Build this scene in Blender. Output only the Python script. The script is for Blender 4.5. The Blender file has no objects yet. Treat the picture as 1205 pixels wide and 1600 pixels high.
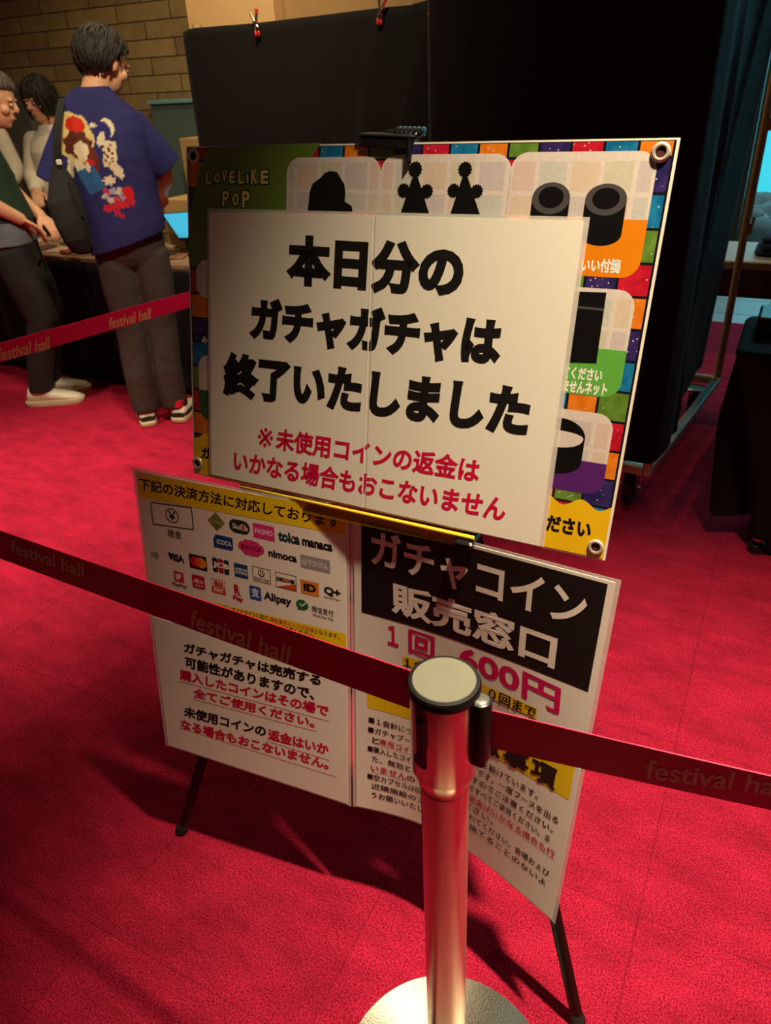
import bpy, math, random
import numpy as np
from mathutils import Matrix, Vector
random.seed(7)
RNG = np.random.default_rng(11)
SC = bpy.context.scene
COL = SC.collection

# ------------------------------------------------------------------ camera
F, CX, CY, HC = 1156.0, 602.5, 800.0, 1.5          # focal length in pixels of the 1205x1600 frame, eye height
_vp = np.array([(705.0 - CX) / F, (2780.0 - CY) / F, 1.0]); _vp /= np.linalg.norm(_vp)
_up = -_vp; _z = np.array([0, 0, 1.0])
_fw = _z - _up * (_z @ _up); _fw /= np.linalg.norm(_fw)
R = np.array([np.cross(_fw, _up), _fw, _up])        # world <- lens axes (right, down, forward)
EYE = np.array([0, 0, HC])
cam = bpy.data.cameras.new('camera'); cam_o = bpy.data.objects.new('camera', cam); COL.objects.link(cam_o)
cam.sensor_fit = 'HORIZONTAL'; cam.sensor_width = 36.0; cam.lens = F / 1205.0 * 36.0
cam.clip_start = 0.02; cam.clip_end = 100
m = Matrix.Identity(4)
for i in range(3):
    m[i][0] = R[i, 0]; m[i][1] = -R[i, 1]; m[i][2] = -R[i, 2]; m[i][3] = EYE[i]
cam_o.matrix_world = m
cam.dof.use_dof = True; cam.dof.focus_distance = 1.12; cam.dof.aperture_fstop = 13.0
SC.camera = cam_o

# ------------------------------------------------------------------ world, lamps, exposure
SC.view_settings.view_transform = 'Standard'; SC.view_settings.look = 'None'
SC.view_settings.gamma = 1.0; SC.view_settings.use_curve_mapping = False
SC.view_settings.exposure = 0.0
SC.cycles.use_denoising = True
SC.cycles.max_bounces = 6; SC.cycles.diffuse_bounces = 3; SC.cycles.transparent_max_bounces = 12
SC.cycles.sample_clamp_indirect = 4.0
W = bpy.data.worlds.new('dim_foyer'); SC.world = W; W.use_nodes = True
W.node_tree.nodes['Background'].inputs[0].default_value = (1.0, 0.74, 0.52, 1)
W.node_tree.nodes['Background'].inputs[1].default_value = 0.03

def downlight_or_fill(x, y, z, watt, col=(1.0, 0.81, 0.55), size=110, blend=0.6, rad=0.05, aim=None):
    l = bpy.data.lights.new('ceiling_downlight_or_fill', 'SPOT'); l.energy = watt; l.color = col
    l.spot_size = math.radians(size); l.spot_blend = blend; l.shadow_soft_size = rad
    o = bpy.data.objects.new('ceiling_downlight_or_fill', l); COL.objects.link(o); o.location = (x, y, z)
    if aim is not None:
        d = Vector(aim) - Vector((x, y, z)); o.rotation_euler = d.to_track_quat('-Z', 'Y').to_euler()
    return o
LAMP_Z = 3.3
downlight_or_fill(0.68, 0.69, LAMP_Z, 930, size=58, blend=1.0, aim=(0.72, 0.80, 0))   # nearly straight over the easel's right foot
downlight_or_fill(-1.62, 2.62, LAMP_Z, 600, size=50, blend=1.0, rad=0.16)
downlight_or_fill(-2.2, 3.1, LAMP_Z, 70, size=80)
downlight_or_fill(-0.25, 1.75, LAMP_Z, 300, size=74, blend=1.0, rad=0.14, aim=(-1.2, 3.66, 1.0))  # added fill spot, brightens the man's back and the far belt
downlight_or_fill(-0.9, 1.7, LAMP_Z, 85, size=40, blend=1.0, aim=(0.0, 3.1, 1.75))  # added fill spot, brightens the cartons above the cloth hem
downlight_or_fill(-1.3, 4.6, LAMP_Z, 46, size=130, col=(1.0, 0.78, 0.45))
downlight_or_fill(0.2, 4.3, LAMP_Z, 50, size=130, col=(1.0, 0.78, 0.45))

# ------------------------------------------------------------------ small helpers
def lin(c):
    c = c / 255.0
    return c / 12.92 if c <= 0.04045 else ((c + 0.055) / 1.055) ** 2.4
def rgb(r, g, b): return (lin(r), lin(g), lin(b), 1.0)
MATS = {}
def mat(name, col, rough=0.6, metal=0.0, var=0.08, scale=40.0, bump=0.0, bscale=200.0, coat=0.0, emit=None, spec=0.5, sheen=0.0):
    """a procedural material: base colour varied by noise, optional noise bump"""
    if name in MATS: return MATS[name]
    M = bpy.data.materials.new(name); M.use_nodes = True; nt = M.node_tree; b = nt.nodes['Principled BSDF']
    b.inputs['Roughness'].default_value = rough; b.inputs['Metallic'].default_value = metal
    b.inputs['Specular IOR Level'].default_value = spec; b.inputs['Coat Weight'].default_value = coat
    b.inputs['Coat Roughness'].default_value = 0.15; b.inputs['Sheen Weight'].default_value = sheen
    tc = nt.nodes.new('ShaderNodeTexCoord')
    n = nt.nodes.new('ShaderNodeTexNoise'); n.inputs['Scale'].default_value = scale; n.inputs['Detail'].default_value = 3
    nt.links.new(tc.outputs['Object'], n.inputs['Vector'])
    mx = nt.nodes.new('ShaderNodeMix'); mx.data_type = 'RGBA'
    mx.inputs[6].default_value = [c * (1 - var) for c in col[:3]] + [1]
    mx.inputs[7].default_value = [min(1, c * (1 + var)) for c in col[:3]] + [1]
    nt.links.new(n.outputs['Fac'], mx.inputs[0]); nt.links.new(mx.outputs[2], b.inputs['Base Color'])
    if bump:
        n2 = nt.nodes.new('ShaderNodeTexNoise'); n2.inputs['Scale'].default_value = bscale; n2.inputs['Detail'].default_value = 4
        nt.links.new(tc.outputs['Object'], n2.inputs['Vector'])
        bp = nt.nodes.new('ShaderNodeBump'); bp.inputs['Strength'].default_value = bump; bp.inputs['Distance'].default_value = 0.01
        nt.links.new(n2.outputs['Fac'], bp.inputs['Height']); nt.links.new(bp.outputs['Normal'], b.inputs['Normal'])
    if emit:
        b.inputs['Emission Color'].default_value = emit[0]; b.inputs['Emission Strength'].default_value = emit[1]
    MATS[name] = M; return M

def film_mat(name, tint, opacity, rough=0.15, clear=False):
    if name in MATS: return MATS[name]
    M = bpy.data.materials.new(name); M.use_nodes = True; nt = M.node_tree; b = nt.nodes['Principled BSDF']
    b.inputs['Base Color'].default_value = tint; b.inputs['Roughness'].default_value = rough
    tr = nt.nodes.new('ShaderNodeBsdfTransparent'); tr.inputs[0].default_value = (1, 1, 1, 1) if clear else [0.5 + 0.5 * c for c in tint[:3]] + [1]
    ms = nt.nodes.new('ShaderNodeMixShader')
    nz = nt.nodes.new('ShaderNodeTexNoise'); nz.inputs['Scale'].default_value = 30
    mr = nt.nodes.new('ShaderNodeMapRange'); mr.inputs[3].default_value = opacity * 0.85; mr.inputs[4].default_value = opacity * 1.15
    nt.links.new(nz.outputs['Fac'], mr.inputs[0]); nt.links.new(mr.outputs[0], ms.inputs[0])
    nt.links.new(tr.outputs[0], ms.inputs[1]); nt.links.new(b.outputs[0], ms.inputs[2])
    nt.links.new(ms.outputs[0], nt.nodes['Material Output'].inputs[0])
    MATS[name] = M; return M

def nrm(v):
    v = np.asarray(v, float); return v / np.linalg.norm(v)
def frame(d):
    d = nrm(d); h = np.array([0, 0, 1.0]) if abs(d[2]) < 0.9 else np.array([1.0, 0, 0])
    a = nrm(np.cross(h, d)); return a, np.cross(d, a), d

class MB:
    """gathers shapes, then links them as ONE mesh object"""
    def __init__(s): s.v = []; s.f = []; s.mi = []; s.mats = []; s.n = 0
    def _m(s, m):
        if m not in s.mats: s.mats.append(m)
        return s.mats.index(m)
    def add(s, verts, faces, m):
        verts = np.asarray(verts, float).reshape(-1, 3); k = s._m(m)
        s.v.append(verts); o = s.n
        for f in faces: s.f.append(tuple(int(i) + o for i in f)); s.mi.append(k)
        s.n += len(verts); return s
    def box(s, c, size, m, ax=None, bev=0.0):
        c = np.asarray(c, float); ax = np.eye(3) if ax is None else np.asarray(ax, float); h = np.asarray(size, float) / 2
        if bev <= 0:
            P = [c + ax.T @ (h * np.array(k)) for k in [(-1,-1,-1),(1,-1,-1),(1,1,-1),(-1,1,-1),(-1,-1,1),(1,-1,1),(1,1,1),(-1,1,1)]]
            return s.add(P, [(3,2,1,0),(4,5,6,7),(0,1,5,4),(1,2,6,5),(2,3,7,6),(3,0,4,7)], m)
        b = min(bev, min(h) * 0.9); P = []
        for z, q in ((-h[2], b), (-h[2] + b, 0), (h[2] - b, 0), (h[2], b)):
            for sx, sy in ((-1,-1),(1,-1),(1,1),(-1,1)):
                ex, ey = h[0] - q, h[1] - q
                pts = [(sx*(ex-b), sy*ey), (sx*ex, sy*(ey-b))]
                if sx * sy > 0: pts = pts[::-1] if False else pts
                if sx*sy < 0: pts = pts[::-1]
                if (sx, sy) in ((-1,-1),(1,1)): pts = pts[::-1]
                else: pts = pts[::-1]
                for p in pts: P.append(c + ax.T @ np.array([p[0], p[1], z]))
        P = np.array(P).reshape(4, 8, 3)
        # sort each ring by angle so it stays a convex loop
        loc = (P[1] - c) @ ax.T; order = np.argsort(np.arctan2(loc[:, 1], loc[:, 0])); P = P[:, order]
        return s.rings(P, m)
    def rings(s, P, m, caps=(True, True), closed=True):
        """loft through rings P[k, n, 3]"""
        P = np.asarray(P, float); K, N = P.shape[:2]; fs = []
        for k in range(K - 1):
            for i in range(N if closed else N - 1):
                j = (i + 1) % N; fs.append((k*N+i, k*N+j, (k+1)*N+j, (k+1)*N+i))
        if caps[0]: fs.append(tuple(range(N))[::-1])
        if caps[1]: fs.append(tuple((K-1)*N + i for i in range(N)))
        return s.add(P.reshape(-1, 3), fs, m)
    def cyl(s, p0, p1, r0, m, r1=None, n=20, caps=(True, True)):
        r1 = r0 if r1 is None else r1; p0 = np.asarray(p0, float); p1 = np.asarray(p1, float)
        a, b, _ = frame(p1 - p0); t = np.arange(n) * 2*np.pi/n
        c = np.cos(t)[:, None]*a + np.sin(t)[:, None]*b
        return s.rings([p0 + c*r0, p1 + c*r1], m, caps)
    def lathe(s, o, prof, m, axis=(0, 0, 1), n=40, caps=(True, True)):
        o = np.asarray(o, float); a, b, d = frame(axis); t = np.arange(n) * 2*np.pi/n
        c = np.cos(t)[:, None]*a + np.sin(t)[:, None]*b
        return s.rings([o + c*r + d*z for r, z in prof], m, caps)
    def tube(s, pts, r, m, n=10):
        pts = np.asarray(pts, float); rr = np.broadcast_to(np.asarray(r, float), (len(pts),)); out = []
        t = np.arange(n) * 2*np.pi/n; pa = None
        for k in range(len(pts)):
            d = nrm(pts[min(k+1, len(pts)-1)] - pts[max(k-1, 0)])
            if pa is None: a, b, _ = frame(d)
            else: a = nrm(pa - d*(pa @ d)); b = np.cross(d, a)
            pa = a; out.append(pts[k] + (np.cos(t)[:, None]*a + np.sin(t)[:, None]*b) * rr[k])
        return s.rings(out, m)
    def loft(s, secs, m, n=24, caps=(True, True), p=2.3):
        """superellipse sections: (centre, half-width vector, half-depth vector)"""
        t = np.arange(n) * 2*np.pi/n; ct, st = np.cos(t), np.sin(t)
        e = 2.0/p; cx = np.sign(ct)*np.abs(ct)**e; sy = np.sign(st)*np.abs(st)**e
        return s.rings([np.asarray(c, float) + cx[:, None]*np.asarray(u, float) + sy[:, None]*np.asarray(w, float) for c, u, w in secs], m, caps)
    def ball(s, c, r, m, n=16, k=10, ax=None):
        c = np.asarray(c, float); r = np.broadcast_to(np.asarray(r, float), (3,)); ax = np.eye(3) if ax is None else np.asarray(ax, float); out = []
        t = np.arange(n) * 2*np.pi/n
        for i in range(1, k):
            ph = -np.pi/2 + np.pi*i/k
            loc = np.stack([np.cos(ph)*np.cos(t)*r[0], np.cos(ph)*np.sin(t)*r[1], np.full(n, np.sin(ph)*r[2])], 1)
            out.append(c + loc @ ax)
        return s.rings(out, m)
    def mesh(s, name, smooth=30):
        me = bpy.data.meshes.new(name); V = np.concatenate(s.v)
        me.from_pydata(V.tolist(), [], s.f)
        for q in s.mats: me.materials.append(q)
        me.polygons.foreach_set('material_index', s.mi)
        if smooth:
            me.polygons.foreach_set('use_smooth', [True]*len(s.f)); me.set_sharp_from_angle(angle=math.radians(smooth))
        me.update(); return me
    def build(s, name, parent=None, smooth=30, label=None):
        return put(name, s.mesh(name, smooth), parent, label)

def put(name, me, parent=None, label=None):
    o = bpy.data.objects.new(name, me); COL.objects.link(o); me.name = name
    if parent is not None:
        o.parent = parent
        g = parent
        if not g.get('local_frame'):                 # children of this thing were built in room coordinates
            o.matrix_parent_inverse = world_of(parent).inverted()
    if label: o['label'] = label
    return o
WORLD = {}
def world_of(o): return WORLD.get(o.name, Matrix.Identity(4))

def thing(name, label, cat, loc=(0, 0, 0), rotz=0.0, group=None, local=False):
    o = bpy.data.objects.new(name, None); COL.objects.link(o)
    o.location = loc; o.rotation_euler = (0, 0, rotz); o.empty_display_size = 0.05
    WORLD[o.name] = Matrix.Translation(Vector(loc)) @ Matrix.Rotation(rotz, 4, 'Z')
    if local: o['local_frame'] = 1
    return tag(o, label, cat, group)
def tag(o, label, cat, group=None):
    o['label'] = label; o['category'] = cat
    if group: o['group'] = group
    return o
def struct(o): o['kind'] = 'structure'; return o
def kids(o): return [c for c in COL.objects if c.parent == o]
def dup(root, loc, label, rotz=None):
    def rec(o, p):
        c = o.copy(); COL.objects.link(c)
        if p is not None: c.parent = p; c.matrix_parent_inverse = o.matrix_parent_inverse.copy()
        for ch in kids(o): rec(ch, c)
        return c
    r = rec(root, None); r.location = loc; r['label'] = label
    if rotz is not None: r.rotation_euler = (0, 0, rotz)
    return r

# ------------------------------------------------------------------ survey: sight lines of the photograph met with real planes
def ray(p): return R @ np.array([(p[0]-CX)/F, (p[1]-CY)/F, 1.0])
def at_z(p, z=0.0):
    d = ray(p); return EYE + (z-HC)/d[2]*d
def at_y(p, y):
    d = ray(p); return EYE + y/d[1]*d
def at_plane(p, q, n):
    d = ray(p); n = np.asarray(n, float); return EYE + ((np.asarray(q, float)-EYE) @ n)/(d @ n)*d
def proj(P):
    c = (np.asarray(P, float) - EYE) @ R; return np.array([CX+F*c[..., 0]/c[..., 2], CY+F*c[..., 1]/c[..., 2]]).T
A = nrm([0.88, -0.475, 0]); B = np.array([-A[1], A[0], 0])   # the room's axes: along the counter, away from the camera
YAW = math.atan2(A[1], A[0])
AX = np.array([A, B, [0, 0, 1.0]])
def room(a, b, z=0.0): return A*a + B*b + np.array([0, 0, z])

class Surf:
    """a sheet in space: uv (0..1) -> point; can be asked which uv a sight line meets"""
    def __init__(s, fn): s.fn = fn
    def p(s, uv):
        uv = np.asarray(uv, float).reshape(-1, 2); return s.fn(uv[:, 0], uv[:, 1])
    def n(s, uv):
        uv = np.asarray(uv, float).reshape(-1, 2); e = 1e-3
        du = s.p(uv+[e, 0]) - s.p(uv-[e, 0]); dv = s.p(uv+[0, e]) - s.p(uv-[0, e])
        k = np.cross(dv, du); return k/np.linalg.norm(k, axis=1)[:, None]   # towards the reader
    def uv(s, px):
        x = np.array([0.5, 0.5]); px = np.asarray(px, float)
        for _ in range(30):
            r = proj(s.p(x)).reshape(2) - px; e = 1e-4
            J = np.stack([(proj(s.p(x+d)).reshape(2) - proj(s.p(x-d)).reshape(2))/(2*e) for d in (np.array([e, 0]), np.array([0, e]))], 1)
            st = np.linalg.solve(J, r); x = x - np.clip(st, -0.5, 0.5)
            if abs(st).max() < 1e-6: break
        return x
    def metric(s, uv):
        e = 1e-3; uv = np.asarray(uv, float)
        return (np.linalg.norm(s.p(uv+[e, 0])-s.p(uv-[e, 0]))/(2*e), np.linalg.norm(s.p(uv+[0, e])-s.p(uv-[0, e]))/(2*e))
    def lift(s, uv, eps): return s.p(uv) + s.n(uv)*eps
    def sheet(s, mb, m, u0=0.0, v0=0.0, u1=1.0, v1=1.0, nu=1, nv=1, eps=0.0, th=0.0008, wav=None):
        """a closed thin sheet"""
        us = np.linspace(u0, u1, nu+1); vs = np.linspace(v0, v1, nv+1)
        g = np.array([(u, v) for v in vs for u in us]); N = nu+1; tot = len(g)
        w = 0 if wav is None else wav(g)[:, None]*s.n(g)
        f_ = s.lift(g, eps)+w; b_ = s.lift(g, eps-th)+w
        fs = []
        for j in range(nv):
            for i in range(nu):
                q = (j*N+i, (j+1)*N+i, (j+1)*N+i+1, j*N+i+1); fs.append(q); fs.append(tuple(k+tot for k in q[::-1]))
        rim = [i for i in range(nu)] + [j*N+nu for j in range(nv)] + [nv*N+nu-i for i in range(nu)] + [(nv-j)*N for j in range(nv)]
        for k in range(len(rim)):
            a, b = rim[k], rim[(k+1) % len(rim)]; fs.append((a, b, b+tot, a+tot))
        mb.add(np.concatenate([f_, b_]), fs, m); return mb
    def poly(s, mb, uvs, m, eps, maxseg=None):
        uvs = np.asarray(uvs, float); mb.add(s.lift(uvs, eps), [tuple(range(len(uvs)))], m); return mb
    def patch(s, mb, u0, v0, u1, v1, m, eps, nu=1, nv=1):
        us = np.linspace(u0, u1, nu+1); vs = np.linspace(v0, v1, nv+1); N = nu+1
        g = np.array([(u, v) for v in vs for u in us])
        mb.add(s.lift(g, eps), [(j*N+i, (j+1)*N+i, (j+1)*N+i+1, j*N+i+1) for j in range(nv) for i in range(nu)], m); return mb

_txt = {}
def glyphs(t, off=0.0):
    """flat letter shapes as (points 0..1, faces); off thickens every stroke with mitred corners"""
    key = (t, round(off, 4))
    if key not in _txt:
        c = bpy.data.curves.new('lettering', 'FONT'); c.body = t; c.resolution_u = 4
        o = bpy.data.objects.new('lettering', c); COL.objects.link(o); bpy.context.view_layer.update()
        me = bpy.data.meshes.new_from_object(o.evaluated_get(bpy.context.evaluated_depsgraph_get()))
        V = np.array([v.co[:2] for v in me.vertices]); Fc = [tuple(p.vertices) for p in me.polygons]
        bpy.data.objects.remove(o); bpy.data.curves.remove(c); bpy.data.meshes.remove(me)
        if off > 0:
            dirs = set(); out = []
            for f in Fc:
                P = V[list(f)]; ar = np.sum(P[:, 0]*np.roll(P[:, 1], -1)-np.roll(P[:, 0], -1)*P[:, 1]); f = f if ar > 0 else f[::-1]
                if abs(ar) < 1e-12: continue
                for a, b in zip(f, f[1:]+f[:1]): dirs.add((a, b))
            edge = [(a, b) for a, b in dirs if (b, a) not in dirs]; nrml = {}; nxt = {}; prv = {}
            for a, b in edge:
                d = V[b]-V[a]; L = np.hypot(*d)
                if L < 1e-9: continue
                nrml[(a, b)] = np.array([d[1], -d[0]])/L; nxt.setdefault(a, []).append(b); prv.setdefault(b, []).append(a)
            def shifted(v, e):
                n1 = nrml[e]; q = [x for x in nxt.get(v, []) if (v, x) in nrml] if e[1] == v else [x for x in prv.get(v, []) if (x, v) in nrml]
                if len(q) != 1: return V[v]+n1*off
                n2 = nrml[(v, q[0])] if e[1] == v else nrml[(q[0], v)]
                mt = (n1+n2)/max(1+n1@n2, 0.25); return V[v]+mt*off
            NV = list(V)
            for e in nrml:
                k = len(NV); NV += [V[e[0]], V[e[1]], shifted(e[1], e), shifted(e[0], e)]; out.append((k, k+1, k+2, k+3))
            V = np.array(NV); Fc = Fc+out
        lo, hi = V.min(0), V.max(0); _txt[key] = ((V-lo)/(hi-lo), Fc, (hi-lo)[0]/(hi-lo)[1])
    return _txt[key]
def ink_uv(mb, s, t, tl, ex, ey, m, bold=0.0, eps=0.00018, k=8):
    """lettering: ink box with corner tl (uv), edge vectors ex, ey (uv)"""
    V, Fc, _ = glyphs(t, bold*0.85); tl, ex, ey = (np.asarray(q, float) for q in (tl, ex, ey))
    uv = tl + ex*V[:, :1] + ey*(1-V[:, 1:])
    mb.add(s.lift(uv, eps), Fc, m); return mb
def ink(mb, s, t, TL, TR, BL, m, bold=0.0, eps=0.00018, k=8):
    a, b, c = s.uv(TL), s.uv(TR), s.uv(BL); return ink_uv(mb, s, t, a, b-a, c-a, m, bold, eps, k)
def line_mb(mb, s, p0, p1, wd, m, eps, n=6):
    """a ruled line of width wd (m) between two uv points"""
    p0 = np.asarray(p0, float); p1 = np.asarray(p1, float); mu, mv = s.metric(p0)
    d = (p1-p0)*[mu, mv]; q = np.array([-d[1], d[0]])/np.linalg.norm(d)*wd/2/[mu, mv]
    t = np.linspace(0, 1, n+1)[:, None]; g = p0+(p1-p0)*t
    P = np.concatenate([s.lift(g-q, eps), s.lift(g+q, eps)]); 
    mb.add(P, [(i, i+1, n+2+i, n+1+i) for i in range(n)], m); return mb
def rrect(u0, v0, u1, v1, ru, rv, n=6):
    out = []
    for cx, cy, a0 in ((u1-ru, v0+rv, -90), (u1-ru, v1-rv, 0), (u0+ru, v1-rv, 90), (u0+ru, v0+rv, 180)):
        for i in range(n+1):
            a = math.radians(a0+90*i/n); out.append((cx+ru*math.cos(a), cy+rv*math.sin(a)))
    return out[::-1]
def ell(cu, cv, ru, rv, n=28, a0=0, a1=360):
    return [(cu+ru*math.cos(math.radians(a0+(a1-a0)*i/n)), cv+rv*math.sin(math.radians(a0+(a1-a0)*i/n))) for i in range(n)][::-1]

# ------------------------------------------------------------------ materials of the setting
def carpet_mat():
    M = bpy.data.materials.new('red_cut_pile_carpet'); M.use_nodes = True; nt = M.node_tree; b = nt.nodes['Principled BSDF']
    N = nt.nodes.new; L = nt.links.new
    tc = N('ShaderNodeTexCoord'); mp = N('ShaderNodeMapping'); mp.inputs['Rotation'].default_value = (0, 0, -YAW)
    L(tc.outputs['Object'], mp.inputs[0])
    n1 = N('ShaderNodeTexNoise'); n1.inputs['Scale'].default_value = 270; n1.inputs['Detail'].default_value = 4; n1.inputs['Roughness'].default_value = 0.72
    n2 = N('ShaderNodeTexNoise'); n2.inputs['Scale'].default_value = 5.5; n2.inputs['Detail'].default_value = 8; n2.inputs['Roughness'].default_value = 0.7
    mp2 = N('ShaderNodeMapping'); mp2.inputs['Scale'].default_value = (1, 2.4, 1); mp2.inputs['Rotation'].default_value = (0, 0, 0.5)
    L(mp.outputs[0], mp2.inputs[0]); L(mp.outputs[0], n1.inputs['Vector']); L(mp2.outputs[0], n2.inputs['Vector'])
    r1 = N('ShaderNodeValToRGB'); r1.color_ramp.elements[0].position = 0.38; r1.color_ramp.elements[1].position = 0.64
    r1.color_ramp.elements[0].color = (0.22, 0.0016, 0.018, 1); r1.color_ramp.elements[1].color = (0.95, 0.034, 0.105, 1)
    L(n1.outputs['Fac'], r1.inputs[0])
    r2 = N('ShaderNodeMapRange'); r2.inputs[1].default_value = 0.3; r2.inputs[2].default_value = 0.7; r2.inputs[3].default_value = 0.58; r2.inputs[4].default_value = 1.14
    L(n2.outputs['Fac'], r2.inputs[0])
    br = N('ShaderNodeTexBrick'); br.offset = 0; br.inputs['Scale'].default_value = 1; br.inputs['Brick Width'].default_value = 0.5; br.inputs['Row Height'].default_value = 0.5
    br.inputs['Mortar Size'].default_value = 0.003; br.inputs['Mortar Smooth'].default_value = 0.6
    br.inputs['Color1'].default_value = (1, 1, 1, 1); br.inputs['Color2'].default_value = (0.9, 0.9, 0.9, 1); br.inputs['Mortar'].default_value = (0.72, 0.72, 0.72, 1)
    L(mp.outputs[0], br.inputs['Vector'])
    m1 = N('ShaderNodeMix'); m1.data_type = 'RGBA'; m1.blend_type = 'MULTIPLY'; m1.inputs[0].default_value = 1
    L(r1.outputs[0], m1.inputs[6]); L(r2.outputs[0], m1.inputs[7])
    m2 = N('ShaderNodeMix'); m2.data_type = 'RGBA'; m2.blend_type = 'MULTIPLY'; m2.inputs[0].default_value = 1
    L(m1.outputs[2], m2.inputs[6]); L(br.outputs['Color'], m2.inputs[7]); L(m2.outputs[2], b.inputs['Base Color'])
    b.inputs['Roughness'].default_value = 0.95; b.inputs['Specular IOR Level'].default_value = 0.1
    ad = N('ShaderNodeMath'); ad.operation = 'MULTIPLY_ADD'; ad.inputs[1].default_value = 2.2
    L(n2.outputs['Fac'], ad.inputs[0]); L(n1.outputs['Fac'], ad.inputs[2])
    bp = N('ShaderNodeBump'); bp.inputs['Strength'].default_value = 0.8; bp.inputs['Distance'].default_value = 0.008
    L(ad.outputs[0], bp.inputs['Height']); L(bp.outputs[0], b.inputs['Normal'])
    return M

def brick_mat():
    M = bpy.data.materials.new('beige_stone_brick'); M.use_nodes = True; nt = M.node_tree; b = nt.nodes['Principled BSDF']
    N = nt.nodes.new; L = nt.links.new
    tc = N('ShaderNodeTexCoord'); br = N('ShaderNodeTexBrick')
    mp = N('ShaderNodeMapping'); mp.inputs['Location'].default_value = (0.11, 0.035, 0)
    L(tc.outputs['UV'], mp.inputs[0]); L(mp.outputs[0], br.inputs['Vector'])
    br.inputs['Scale'].default_value = 1; br.inputs['Brick Width'].default_value = 0.46; br.inputs['Row Height'].default_value = 0.102
    br.inputs['Mortar Size'].default_value = 0.0045; br.inputs['Mortar Smooth'].default_value = 0.2; br.inputs['Bias'].default_value = -0.1
    br.inputs['Color1'].default_value = rgb(168, 142, 92); br.inputs['Color2'].default_value = rgb(136, 112, 72); br.inputs['Mortar'].default_value = rgb(70, 54, 30)
    n = N('ShaderNodeTexNoise'); n.inputs['Scale'].default_value = 9; n.inputs['Detail'].default_value = 6
    L(tc.outputs['Object'], n.inputs['Vector'])
    mx = N('ShaderNodeMix'); mx.data_type = 'RGBA'; mx.blend_type = 'OVERLAY'; mx.inputs[0].default_value = 0.35
    L(br.outputs['Color'], mx.inputs[6]); L(n.outputs['Fac'], mx.inputs[7]); L(mx.outputs[2], b.inputs['Base Color'])
    b.inputs['Roughness'].default_value = 0.8
    bp = N('ShaderNodeBump'); bp.inputs['Strength'].default_value = 0.6; bp.inputs['Distance'].default_value = 0.01; bp.invert = True
    L(br.outputs['Fac'], bp.inputs['Height']); L(bp.outputs[0], b.inputs['Normal'])
    return M

def tile_mat():
    M = bpy.data.materials.new('pale_floor_tile'); M.use_nodes = True; nt = M.node_tree; b = nt.nodes['Principled BSDF']
    tc = nt.nodes.new('ShaderNodeTexCoord'); mp = nt.nodes.new('ShaderNodeMapping'); mp.inputs['Rotation'].default_value = (0, 0, -YAW)
    br = nt.nodes.new('ShaderNodeTexBrick'); br.offset = 0; br.inputs['Scale'].default_value = 1; br.inputs['Brick Width'].default_value = 0.4
    br.inputs['Row Height'].default_value = 0.4; br.inputs['Mortar Size'].default_value = 0.008
    br.inputs['Color1'].default_value = rgb(205, 208, 205); br.inputs['Color2'].default_value = rgb(190, 195, 195); br.inputs['Mortar'].default_value = rgb(90, 92, 90)
    nt.links.new(tc.outputs['Object'], mp.inputs[0]); nt.links.new(mp.outputs[0], br.inputs['Vector']); nt.links.new(br.outputs['Color'], b.inputs['Base Color'])
    b.inputs['Roughness'].default_value = 0.3; return M

BLACK_CLOTH = mat('black_stage_cloth', rgb(19, 16, 14), rough=0.8, var=0.15, scale=6, bump=0.25, bscale=14, sheen=0.04, spec=0.12)
CARD = mat('brown_cardboard', rgb(196, 156, 100), rough=0.85, var=0.06, scale=12)
CARD2 = mat('dull_cardboard', rgb(150, 116, 70), rough=0.85, var=0.08, scale=12)
BEIGE_METAL = mat('beige_painted_steel', rgb(176, 150, 112), rough=0.45, var=0.1, scale=30)
STEEL = mat('zinc_steel', rgb(190, 185, 175), rough=0.3, metal=1.0)
RUBBER = mat('black_rubber', rgb(28, 26, 26), rough=0.7)
BLACKP = mat('black_plastic', rgb(20, 20, 22), rough=0.35)

# ------------------------------------------------------------------ the room
mb = MB(); FL = carpet_mat(); TI = tile_mat()
T0 = 4.98                                                    # distance along B where carpet gives way to tile on the right
tb = at_z((1190, 508))@B
mb.add([room(-16, -3), room(6, -3), room(6, tb), room(-16, tb)], [(0, 1, 2, 3)], FL)
mb.add([room(-16, tb), room(-1.2, tb), room(-1.2, 9), room(-16, 9)], [(0, 1, 2, 3)], FL)
struct(mb.build('floor', smooth=0))
mb = MB(); mb.add([room(-1.2, tb, 0.0), room(6, tb, 0.0), room(6, 9, 0.0), room(-1.2, 9, 0.0)], [(0, 1, 2, 3)], TI)
struct(mb.build('floor_tile', smooth=0))
wb = np.array([-1.7, 6.0, 0])@B; wa0 = np.array([-1.7, 6.0, 0])@A
mb = MB(); x0 = -16.0; x1 = at_plane((1010, 300), room(0, wb), B)@A
mb.box(room((x0+x1)/2, wb+0.1, 2.2), (x1-x0, 0.2, 4.4), brick_mat(), AX)
o = mb.build('wall_back', smooth=0); uvl = o.data.uv_layers.new(name='UVMap')
for lp in o.data.loops:
    p = np.array(o.data.vertices[lp.vertex_index].co); uvl.data[lp.index].uv = (p@A, p[2])
struct(o)
TEAL = mat('teal_grey_panel', rgb(92, 112, 104), rough=0.5, var=0.04)
GREYP = mat('grey_column_paint', rgb(104, 100, 92), rough=0.6, var=0.05)
pa = at_plane((238, 165), room(0, wb-0.12), B)@A
mb = MB(); mb.box(room(pa-0.02+1.15/2, wb-0.06, 0.715), (1.15, 0.12, 1.43), TEAL, AX, 0.004)
mb.box(room(pa-0.02+1.15/2, wb-0.065, 1.44), (1.17, 0.15, 0.022), mat('cyan_grey_capping', rgb(120, 175, 180), rough=0.35), AX, 0.003)
struct(mb.build('trim_panel'))
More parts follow.
